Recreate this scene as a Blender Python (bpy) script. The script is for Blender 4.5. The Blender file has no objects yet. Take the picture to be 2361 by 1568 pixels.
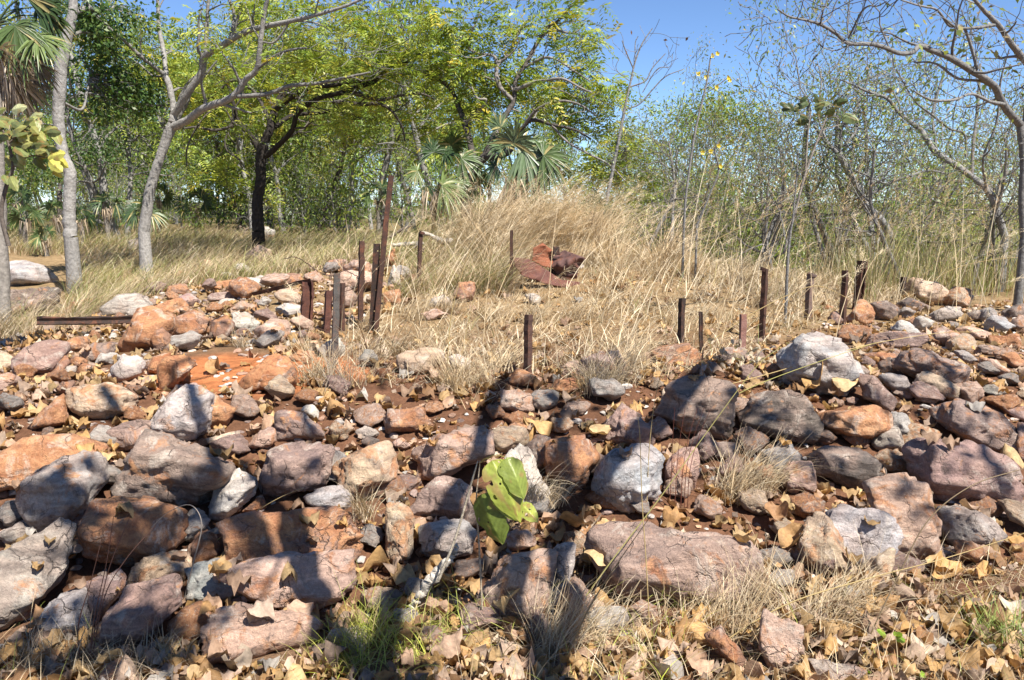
import bpy, bmesh, math, random
import numpy as np
from mathutils import Vector

# ------------------------------------------------------------------ camera, sky, sun, exposure
SC = bpy.context.scene
COL = SC.collection
F, CX, CY = 2000.0, 1180.5, 784.0          # focal length and centre, in units of a 2361 x 1568 picture
TILT = math.radians(9.2)
EYE = np.array([0.0, 0.0, 1.6])
cd = bpy.data.cameras.new("camera")
cd.sensor_width = 36.0
cd.lens = 36.0 * F / 2361.0
cd.clip_start, cd.clip_end = 0.05, 9000.0
cam = bpy.data.objects.new("camera", cd)
COL.objects.link(cam)
cam.location = EYE
cam.rotation_euler = (math.radians(90) - TILT, 0, 0)
SC.camera = cam

SUN_AZ = math.radians(140)                 # clockwise from +Y (straight ahead): behind the viewer, to the right
SUN_EL = math.radians(55)
SUN = np.array([math.sin(SUN_AZ) * math.cos(SUN_EL), math.cos(SUN_AZ) * math.cos(SUN_EL), math.sin(SUN_EL)])
W = bpy.data.worlds.new("World")
SC.world = W
W.use_nodes = True
wn = W.node_tree
sky = wn.nodes.new("ShaderNodeTexSky")
sky.sky_type = 'NISHITA'
sky.sun_disc = False
sky.sun_elevation = SUN_EL
sky.sun_rotation = SUN_AZ
sky.air_density = 0.6
sky.dust_density = 0.0
sky.ozone_density = 6.0
bg = wn.nodes["Background"]
bg.inputs["Strength"].default_value = 0.086
wn.links.new(sky.outputs["Color"], bg.inputs["Color"])
sd = bpy.data.lights.new("sun", 'SUN')
sd.energy = 5.0
sd.angle = math.radians(0.5)
sd.color = (1.0, 0.945, 0.85)
sun = bpy.data.objects.new("sun", sd)
COL.objects.link(sun)
sun.rotation_euler = Vector(-SUN).to_track_quat('-Z', 'Y').to_euler()
SC.view_settings.view_transform = 'Standard'
SC.view_settings.look = 'None'
SC.view_settings.exposure = 1.15
SC.view_settings.gamma = 1.0
SC.cycles.max_bounces = 6
SC.cycles.diffuse_bounces = 3
SC.cycles.transmission_bounces = 3
SC.cycles.transparent_max_bounces = 4

# ------------------------------------------------------------------ small tools
def rng_(s): return np.random.default_rng(s)
def norm(v):
    v = np.asarray(v, float)
    return v / (np.linalg.norm(v, axis=-1, keepdims=True) + 1e-12)
def sstep(a, b, x):
    t = np.clip((x - a) / (b - a), 0, 1)
    return t * t * (3 - 2 * t)

_P = rng_(7).random((64, 64, 64))
def vnoise(p):
    """smooth value noise in 0..1 at points (n,3)"""
    p = np.asarray(p, float)
    i = np.floor(p).astype(int)
    f = p - i
    f = f * f * (3 - 2 * f)
    i0, i1 = i & 63, (i + 1) & 63
    x0, y0, z0 = i0[:, 0], i0[:, 1], i0[:, 2]
    x1, y1, z1 = i1[:, 0], i1[:, 1], i1[:, 2]
    fx, fy, fz = f[:, 0], f[:, 1], f[:, 2]
    def L(a, b, t): return a + (b - a) * t
    return L(L(L(_P[x0, y0, z0], _P[x1, y0, z0], fx), L(_P[x0, y1, z0], _P[x1, y1, z0], fx), fy),
             L(L(_P[x0, y0, z1], _P[x1, y0, z1], fx), L(_P[x0, y1, z1], _P[x1, y1, z1], fx), fy), fz)
def fbm(p, octs=3):
    s, a, t = 0, 1.0, 0
    for k in range(octs):
        s = s + a * (vnoise(np.asarray(p) * 2 ** k + 17.3 * k) - 0.5)
        t += a
        a *= 0.5
    return s / t
def n2(x, y, sc, seed=0.0, octs=3):
    x = np.asarray(x, float); y = np.asarray(y, float)
    p = np.stack([x.ravel() * sc, y.ravel() * sc, np.full(x.size, seed * 7.7 + 3.1)], 1)
    return fbm(p, octs).reshape(x.shape)

cT, sT = math.cos(TILT), math.sin(TILT)
def ray(u, v):
    xc = (np.asarray(u, float) - CX) / F
    yc = -(np.asarray(v, float) - CY) / F
    return np.stack([xc, cT + sT * yc, -sT + cT * yc], -1)
def pt(u, v, Y):
    d = ray(u, v)
    return EYE + d * (Y / d[..., 1])[..., None] if np.ndim(u) else EYE + d * (Y / d[1])
def proj(p):
    q = np.asarray(p) - EYE
    fw = q[..., 1] * cT - q[..., 2] * sT
    up = q[..., 1] * sT + q[..., 2] * cT
    return CX + F * q[..., 0] / fw, CY - F * up / fw

# ------------------------------------------------------------------ lie of the land
def tz0(x, y):
    x = np.asarray(x, float); y = np.asarray(y, float)
    yf = np.clip(3.0 + 0.15 * (x + 1.6), 2.75, 3.6)
    pile = 0.5 * sstep(yf - 0.1, yf + 2.0, y)
    side = sstep(-3.5 - 0.12 * (y - 6), -4.9 - 0.12 * (y - 6), x)
    z = pile - 0.28 * side * sstep(3.5, 6, y) + 0.35 * side * sstep(11, 18, y)
    z = z + 0.52 * np.exp(-((x - 0.2) / 2.6) ** 2 - ((y - 11) / 3.0) ** 2)
    rt = sstep(0.5, 4.5, x - 0.04 * (y - 12))
    z = z - rt * 0.22 * np.maximum(y - 11.5, 0) * (1 - sstep(20, 60, y)) - rt * 4.0 * sstep(16, 60, y)
    z = z - 32 * sstep(55, 420, np.hypot(x, y))
    return z
def tz(x, y):
    x = np.asarray(x, float); y = np.asarray(y, float)
    r = np.hypot(x, y)
    z = tz0(x, y) + 0.10 * n2(x, y, 0.9, 1) * sstep(2.5, 4, y) + 0.03 * n2(x, y, 3.7, 2)
    far = sstep(500, 1500, r)
    return z + far * (8 + 60 * n2(x, y, 1 / 700., 3, 4)) + sstep(20, 60, r) * (1 - far) * 1.5 * n2(x, y, 1 / 25., 4)
def hit(u, v, lift=0.0):
    d = ray(u, v)
    t = np.linspace(1.5, 60, 3000)
    p = EYE + d * t[:, None]
    below = p[:, 2] < tz(p[:, 0], p[:, 1]) + lift
    i = int(np.argmax(below)) if below.any() else len(t) - 1
    return p[i]

# ------------------------------------------------------------------ mesh assembly
class MB:
    def __init__(s): s.v, s.f, s.c, s.n = [], [], [], 0
    def add(s, v, f, c=(1, 1, 1)):
        v = np.asarray(v, float).reshape(-1, 3)
        f = np.asarray(f, int)
        c = np.asarray(c, float)
        if c.ndim == 1: c = np.broadcast_to(c, (len(v), 3))
        s.v.append(v); s.f.append(f + s.n); s.c.append(c); s.n += len(v)
    def build(s, name, mat, parent=None, smooth=True, loc=(0, 0, 0)):
        me = bpy.data.meshes.new(name)
        v = np.concatenate(s.v) - np.asarray(loc, float)
        c = np.concatenate(s.c)
        loops = np.concatenate([f.ravel() for f in s.f])
        tot = np.concatenate([np.full(len(f), f.shape[1]) for f in s.f])
        st = np.concatenate([[0], np.cumsum(tot)[:-1]])
        me.vertices.add(len(v)); me.loops.add(len(loops)); me.polygons.add(len(tot))
        me.vertices.foreach_set("co", v.ravel())
        me.loops.foreach_set("vertex_index", loops)
        me.polygons.foreach_set("loop_start", st)
        me.polygons.foreach_set("use_smooth", np.full(len(tot), smooth))
        a = me.color_attributes.new("Col", 'FLOAT_COLOR', 'POINT')
        a.data.foreach_set("color", np.concatenate([c, np.ones((len(c), 1))], 1).ravel())
        me.update(calc_edges=True)
        me.validate()
        me.materials.append(mat)
        o = bpy.data.objects.new(name, me)
        COL.objects.link(o)
        o.location = loc
        if parent is not None: o.parent = parent
        return o
def empty(name, loc=(0, 0, 0)):
    o = bpy.data.objects.new(name, None)
    o.empty_display_size = 0.2
    COL.objects.link(o)
    o.location = loc
    return o
def tag(o, label=None, cat=None, group=None, kind=None):
    if label: o["label"] = label
    if cat: o["category"] = cat
    if group: o["group"] = group
    if kind: o["kind"] = kind
    return o

def tube(mb, pts, rad, sides=6, col=(1, 1, 1), cap=True):
    pts = np.asarray(pts, float); k = len(pts)
    rad = np.broadcast_to(np.asarray(rad, float), (k,))
    t = norm(np.gradient(pts, axis=0))
    ref = np.array([0.31, 0.2, 0.93]) if abs(t[0, 2]) < 0.8 else np.array([0.9, 0.3, 0.1])
    a = norm(np.cross(t, ref)); b = np.cross(t, a)
    an = np.arange(sides) * 2 * math.pi / sides
    v = pts[:, None] + rad[:, None, None] * (np.cos(an)[None, :, None] * a[:, None] + np.sin(an)[None, :, None] * b[:, None])
    i = np.arange(k - 1)[:, None] * sides; j = np.arange(sides)[None]; j2 = (j + 1) % sides
    f = np.stack([i + j, i + j2, i + sides + j2, i + sides + j], -1).reshape(-1, 4)
    mb.add(v.reshape(-1, 3), f, col)
    if cap and sides > 4:
        mb.add(v[-1], np.arange(sides)[None], col)
        mb.add(v[0], np.arange(sides)[::-1][None], col)

def smoothline(pts, n, rad=None):
    pts = np.asarray(pts, float)
    k = len(pts)
    if k < 3:
        s = np.linspace(0, 1, n)[:, None]
        out = pts[0] * (1 - s) + pts[-1] * s
        return (out, np.interp(np.linspace(0, k - 1, n), np.arange(k), rad)) if rad is not None else out
    q = np.concatenate([[2 * pts[0] - pts[1]], pts, [2 * pts[-1] - pts[-2]]])
    s = np.linspace(0, k - 1 - 1e-9, n)
    i = s.astype(int); t = (s - i)[:, None]
    p0, p1, p2, p3 = q[i], q[i + 1], q[i + 2], q[i + 3]
    out = 0.5 * (2 * p1 + (p2 - p0) * t + (2 * p0 - 5 * p1 + 4 * p2 - p3) * t ** 2 + (3 * p1 - p0 - 3 * p2 + p3) * t ** 3)
    return (out, np.interp(s, np.arange(k), rad)) if rad is not None else out

# ------------------------------------------------------------------ materials
def new_mat(name):
    m = bpy.data.materials.new(name)
    m.use_nodes = True
    nt = m.node_tree
    for n in list(nt.nodes): nt.nodes.remove(n)
    out = nt.nodes.new("ShaderNodeOutputMaterial")
    return m, nt, out
def N(nt, t, **kw):
    n = nt.nodes.new(t)
    for k, v in kw.items():
        if k in n.inputs: n.inputs[k].default_value = v
        else: setattr(n, k, v)
    return n
def noise(nt, vec, scale, detail=6, rough=0.6, dist=0.0):
    n = N(nt, "ShaderNodeTexNoise")
    n.inputs["Scale"].default_value = scale
    n.inputs["Detail"].default_value = detail
    n.inputs["Roughness"].default_value = rough
    n.inputs["Distortion"].default_value = dist
    nt.links.new(vec, n.inputs["Vector"])
    return n.outputs["Fac"]
def ramp(nt, fac, a, b, va=0.0, vb=1.0):
    n = N(nt, "ShaderNodeMapRange")
    n.inputs["From Min"].default_value = a; n.inputs["From Max"].default_value = b
    n.inputs["To Min"].default_value = va; n.inputs["To Max"].default_value = vb
    nt.links.new(fac, n.inputs["Value"])
    return n.outputs["Result"]
def math_(nt, op, a, b):
    n = N(nt, "ShaderNodeMath", operation=op)
    for i, x in enumerate((a, b)):
        if isinstance(x, (int, float)): n.inputs[i].default_value = x
        else: nt.links.new(x, n.inputs[i])
    return n.outputs[0]
def mixc(nt, fac, a, b, mode='MIX'):
    n = N(nt, "ShaderNodeMix", data_type='RGBA', blend_type=mode)
    for sock, x in ((n.inputs[0], fac), (n.inputs[6], a), (n.inputs[7], b)):
        if isinstance(x, (int, float)): sock.default_value = x
        elif isinstance(x, tuple): sock.default_value = (*x, 1)
        else: nt.links.new(x, sock)
    return n.outputs[2]
def bump(nt, h, strength, dist):
    n = N(nt, "ShaderNodeBump")
    n.inputs["Strength"].default_value = strength
    n.inputs["Distance"].default_value = dist
    nt.links.new(h, n.inputs["Height"])
    return n.outputs["Normal"]
def principled(nt, out, col, rough=0.8, spec=0.3, nrm=None):
    p = N(nt, "ShaderNodeBsdfPrincipled")
    if isinstance(col, tuple): p.inputs["Base Color"].default_value = (*col, 1)
    else: nt.links.new(col, p.inputs["Base Color"])
    if isinstance(rough, float): p.inputs["Roughness"].default_value = rough
    else: nt.links.new(rough, p.inputs["Roughness"])
    p.inputs["Specular IOR Level"].default_value = spec
    if nrm is not None: nt.links.new(nrm, p.inputs["Normal"])
    nt.links.new(p.outputs[0], out.inputs["Surface"])
    return p

def attr_mat(name, trans=0.0, rough=0.6, spec=0.3, nscale=30, nvar=0.25, bstr=0.0, objvar=0.0, tint=(1.1, 1.15, 0.6), mottled=None):
    m, nt, out = new_mat(name)
    at = N(nt, "ShaderNodeAttribute", attribute_name="Col")
    tc = N(nt, "ShaderNodeTexCoord")
    oi = N(nt, "ShaderNodeObjectInfo")
    fac = noise(nt, tc.outputs["Object"], nscale, 5, 0.65)
    col = mixc(nt, 1.0, at.outputs["Color"], mixc(nt, ramp(nt, fac, 0.3, 0.7), (1 - nvar,) * 3, (1 + nvar,) * 3), 'MULTIPLY')
    if mottled:
        f2 = noise(nt, tc.outputs["Object"], nscale * 0.22, 4, 0.7)
        col = mixc(nt, ramp(nt, f2, 0.5, 0.62), col, mottled)
    if objvar:
        h = N(nt, "ShaderNodeHueSaturation")
        nt.links.new(ramp(nt, oi.outputs["Random"], 0, 1, 0.5 - 0.035 * objvar, 0.5 + 0.02 * objvar), h.inputs["Hue"])
        nt.links.new(ramp(nt, math_(nt, 'FRACT', math_(nt, 'MULTIPLY', oi.outputs["Random"], 7.31), 0.0), 0, 1, 1 - 0.25 * objvar, 1 + 0.25 * objvar), h.inputs["Value"])
        nt.links.new(col, h.inputs["Color"])
        col = h.outputs[0]
    nrm = bump(nt, fac, bstr, 0.02) if bstr else None
    p = principled(nt, out, col, rough, spec, nrm)
    if trans:
        tr = N(nt, "ShaderNodeBsdfTranslucent")
        nt.links.new(mixc(nt, 1.0, col, tint, 'MULTIPLY'), tr.inputs["Color"])
        ms = N(nt, "ShaderNodeMixShader")
        ms.inputs[0].default_value = trans
        nt.links.new(p.outputs[0], ms.inputs[1]); nt.links.new(tr.outputs[0], ms.inputs[2])
        nt.links.new(ms.outputs[0], out.inputs["Surface"])
    return m

def rock_material():
    """object colour = the stone itself, object colour alpha = how much iron staining it carries"""
    m, nt, out = new_mat("weathered_stone")
    tc = N(nt, "ShaderNodeTexCoord")
    oi = N(nt, "ShaderNodeObjectInfo")
    off = N(nt, "ShaderNodeVectorMath", operation='ADD')
    cx = N(nt, "ShaderNodeCombineXYZ")
    for i, k in enumerate((91.0, 57.0, 33.0)):
        nt.links.new(math_(nt, 'MULTIPLY', oi.outputs["Random"], k), cx.inputs[i])
    nt.links.new(tc.outputs["Object"], off.inputs[0]); nt.links.new(cx.outputs[0], off.inputs[1])
    v = off.outputs[0]
    big = noise(nt, v, 5.0, 6, 0.62, 0.6)
    mid = noise(nt, v, 13.0, 8, 0.68, 0.4)
    fine = noise(nt, v, 70.0, 6, 0.75)
    grain = noise(nt, v, 260.0, 3, 0.7)
    mp = N(nt, "ShaderNodeMapping")
    nt.links.new(v, mp.inputs["Vector"])
    rot = N(nt, "ShaderNodeCombineXYZ")
    nt.links.new(math_(nt, 'MULTIPLY', oi.outputs["Random"], 41.0), rot.inputs[0]); nt.links.new(math_(nt, 'MULTIPLY', oi.outputs["Random"], 23.0), rot.inputs[1])
    nt.links.new(rot.outputs[0], mp.inputs["Rotation"])
    mp.inputs["Scale"].default_value = (3.0, 5.0, 26.0)
    band = noise(nt, mp.outputs[0], 1.0, 6, 0.65, 0.5)
    base = oi.outputs["Color"]
    col = mixc(nt, ramp(nt, big, 0.40, 0.60), base, mixc(nt, 0.45, base, (0.36, 0.25, 0.20)))
    col = mixc(nt, 1.0, col, mixc(nt, ramp(nt, band, 0.32, 0.68), (0.62, 0.60, 0.60), (1.38, 1.36, 1.32)), 'MULTIPLY')
    # iron stain
    rustc = mixc(nt, ramp(nt, mid, 0.35, 0.65), (0.27, 0.10, 0.045), (0.52, 0.27, 0.13))
    st = ramp(nt, math_(nt, 'ADD', math_(nt, 'ADD', noise(nt, v, 7.5, 7, 0.66, 1.0), math_(nt, 'MULTIPLY', oi.outputs["Alpha"], 0.42)), math_(nt, 'MULTIPLY', mid, 0.18)), 0.74, 0.83)
    col = mixc(nt, math_(nt, 'MULTIPLY', st, 0.85), col, rustc)
    # pale bloom and dark skin
    pale = ramp(nt, noise(nt, v, 8.0, 9, 0.72, 0.8), 0.54, 0.63)
    col = mixc(nt, math_(nt, 'MULTIPLY', pale, 0.55), col, (0.55, 0.48, 0.41))
    dark = ramp(nt, noise(nt, v, 6.0, 10, 0.76, 1.4), 0.57, 0.645)
    col = mixc(nt, math_(nt, 'MULTIPLY', dark, 0.66), col, (0.075, 0.06, 0.055))
    # speckle
    col = mixc(nt, 1.0, col, mixc(nt, ramp(nt, fine, 0.3, 0.7), (0.70,) * 3, (1.28,) * 3), 'MULTIPLY')
    col = mixc(nt, 1.0, col, mixc(nt, ramp(nt, grain, 0.35, 0.65), (0.86,) * 3, (1.12,) * 3), 'MULTIPLY')
    # thin joints
    vo = N(nt, "ShaderNodeTexVoronoi", feature='DISTANCE_TO_EDGE')
    vo.inputs["Scale"].default_value = 4.5
    wv = N(nt, "ShaderNodeVectorMath", operation='ADD')
    nz = N(nt, "ShaderNodeTexNoise"); nz.inputs["Scale"].default_value = 8.0; nz.inputs["Detail"].default_value = 5
    nt.links.new(v, nz.inputs["Vector"])
    sc = N(nt, "ShaderNodeVectorMath", operation='SCALE'); sc.inputs["Scale"].default_value = 0.22
    nt.links.new(nz.outputs["Color"], sc.inputs[0])
    nt.links.new(v, wv.inputs[0]); nt.links.new(sc.outputs[0], wv.inputs[1])
    nt.links.new(wv.outputs[0], vo.inputs["Vector"])
    crack = math_(nt, 'MULTIPLY', ramp(nt, vo.outputs["Distance"], 0.0, 0.018, 1.0, 0.0), ramp(nt, big, 0.45, 0.6))
    col = mixc(nt, math_(nt, 'MULTIPLY', crack, 0.6), col, (0.07, 0.05, 0.04))
    h = math_(nt, 'ADD', math_(nt, 'ADD', math_(nt, 'MULTIPLY', mid, 0.42), math_(nt, 'MULTIPLY', band, 0.30)), math_(nt, 'MULTIPLY', fine, 0.42))
    h = math_(nt, 'SUBTRACT', math_(nt, 'ADD', h, math_(nt, 'MULTIPLY', grain, 0.10)), math_(nt, 'MULTIPLY', crack, 0.35))
    principled(nt, out, col, ramp(nt, fine, 0.3, 0.7, 0.62, 0.9), 0.35, bump(nt, h, 0.9, 0.04))
    return m

def soil_material():
    m, nt, out = new_mat("soil")
    at = N(nt, "ShaderNodeAttribute", attribute_name="Col")
    tc = N(nt, "ShaderNodeTexCoord")
    v = tc.outputs["Object"]
    a = noise(nt, v, 9.0, 9, 0.7); b = noise(nt, v, 60.0, 6, 0.75)
    col = mixc(nt, 1.0, at.outputs["Color"], mixc(nt, ramp(nt, a, 0.3, 0.7), (0.6, 0.58, 0.55), (1.35, 1.3, 1.25)), 'MULTIPLY')
    col = mixc(nt, 1.0, col, mixc(nt, ramp(nt, b, 0.3, 0.7), (0.75,) * 3, (1.25,) * 3), 'MULTIPLY')
    principled(nt, out, col, 0.95, 0.1, bump(nt, math_(nt, 'ADD', a, math_(nt, 'MULTIPLY', b, 0.5)), 0.8, 0.04))
    return m

def rust_material():
    m, nt, out = new_mat("rusted_steel")
    at = N(nt, "ShaderNodeAttribute", attribute_name="Col")
    tc = N(nt, "ShaderNodeTexCoord")
    v = tc.outputs["Object"]
    a = noise(nt, v, 14.0, 9, 0.7, 0.4); b = noise(nt, v, 120.0, 5, 0.7)
    col = mixc(nt, ramp(nt, a, 0.48, 0.68), at.outputs["Color"], mixc(nt, 0.5, at.outputs["Color"], (0.22, 0.08, 0.04)))
    col = mixc(nt, 1.0, col, mixc(nt, ramp(nt, b, 0.3, 0.7), (0.65,) * 3, (1.35,) * 3), 'MULTIPLY')
    principled(nt, out, col, 0.85, 0.25, bump(nt, math_(nt, 'ADD', a, b), 0.5, 0.006))
    return m

M_ROCK = rock_material()
M_SOIL = soil_material()
M_RUST = rust_material()
M_LEAF = attr_mat("foliage", trans=0.38, rough=0.42, spec=0.4, nscale=3, nvar=0.18, objvar=0.0)
M_LEAFV = attr_mat("woodland_foliage", trans=0.38, rough=0.45, spec=0.4, nscale=3, nvar=0.18, objvar=1.0)
M_GRASS = attr_mat("dry_grass", trans=0.25, rough=0.55, spec=0.3, nscale=2, nvar=0.2, tint=(1.1, 1.0, 0.7))
M_LITTER = attr_mat("dry_leaf", trans=0.22, rough=0.6, spec=0.25, nscale=45, nvar=0.3, bstr=0.3, tint=(1.1, 0.95, 0.6))
M_BARK = attr_mat("bark", rough=0.9, spec=0.15, nscale=22, nvar=0.4, bstr=0.9, mottled=None)
M_GREYBARK = attr_mat("grey_bark", rough=0.9, spec=0.15, nscale=26, nvar=0.35, bstr=0.9)
M_WOOD = attr_mat("weathered_wood", rough=0.85, spec=0.2, nscale=40, nvar=0.35, bstr=0.6)
M_PALM = attr_mat("palm_leaf", trans=0.2, rough=0.38, spec=0.5, nscale=6, nvar=0.2)
M_BIGLEAF = attr_mat("broad_leaf", trans=0.35, rough=0.4, spec=0.4, nscale=18, nvar=0.22, bstr=0.25, mottled=None)

# ------------------------------------------------------------------ ground
def ground():
    n1, n2_ = 620, 640
    s = np.linspace(-1, 1, n1); b = math.asinh(1100)
    xs = 3.0 * np.sinh(b * s)
    s2 = np.linspace(-math.asinh(25), math.asinh(1400), n2_)
    ys = 4.2 + 3.0 * np.sinh(s2)
    X, Y = np.meshgrid(xs, ys)
    Z = tz(X, Y)
    v = np.stack([X, Y, Z], -1).reshape(-1, 3)
    i = np.arange(n2_ - 1)[:, None] * n1; j = np.arange(n1 - 1)[None]
    f = np.stack([i + j, i + j + 1, i + n1 + j + 1, i + n1 + j], -1).reshape(-1, 4)
    x, y = v[:, 0], v[:, 1]
    soil = np.array([0.15, 0.078, 0.048]); straw = np.array([0.26, 0.185, 0.105]); olive = np.array([0.10, 0.105, 0.045])
    orange = np.array([0.46, 0.18, 0.075])
    k1 = sstep(5.2, 7.5, y + 0.6 * n2(x, y, 0.8, 9))[:, None]
    c = soil * (1 - k1) + straw * k1
    k0 = sstep(3.3, 2.7, y)[:, None]
    c = c * (1 - 0.6 * k0) + np.array([0.24, 0.17, 0.11]) * 0.6 * k0
    k2 = sstep(18, 60, np.hypot(x, y))[:, None]
    c = c * (1 - k2) + olive * k2
    u0 = hit(560, 855)
    ko = 1.15 * np.exp(-((x - u0[0]) / 0.75) ** 2 - ((y - u0[1]) / 0.6) ** 2)
    ko = sstep(0.25, 0.6, ko + 0.5 * n2(x, y, 3.0, 12))[:, None] * sstep(40, 20, np.hypot(x, y))[:, None]
    c = c * (1 - ko) + orange * ko
    mb = MB(); mb.add(v, f, c)
    return tag(mb.build("ground", M_SOIL), kind="structure")
ground()
# ------------------------------------------------------------------ rocks
TILE = {1: (0, 0, .3335), 2: (787.4, 0, .3335), 3: (1573.6, 0, .3335), 4: (0, 518.8, .3335), 5: (787.4, 518.8, .3335),
        6: (1573.6, 518.8, .3335), 7: (0, 1037.6, .3382), 8: (787.4, 1037.6, .3382), 9: (1573.6, 1037.6, .3382), 0: (0, 0, 1.0)}
def TP(t, x, y):
    a, b, s = TILE[t]
    return a + x * s, b + y * s
def TL(t, txt):
    return np.array([TP(t, *map(float, q.split(","))) for q in txt.split()])

# colour of the stone (linear), iron staining
STONE = dict(G=(.34, .32, .30, .12), B=(.38, .375, .375, .02), D=(.13, .11, .098, .15), M=(.33, .225, .20, .2), R=(.27, .15, .10, .5), E=(.50, .20, .085, .95),
             O=(.46, .26, .15, .7), T=(.53, .41, .29, .3), W=(.60, .56, .51, .06), P=(.48, .34, .27, .3), K=(.23, .175, .15, .3))
WORD = dict(E="bright orange", G="grey", B="blue-grey", D="blackish", M="mauve", R="rusty brown", O="orange", T="tan", W="whitish", P="pinkish", K="dark brown")

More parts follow.
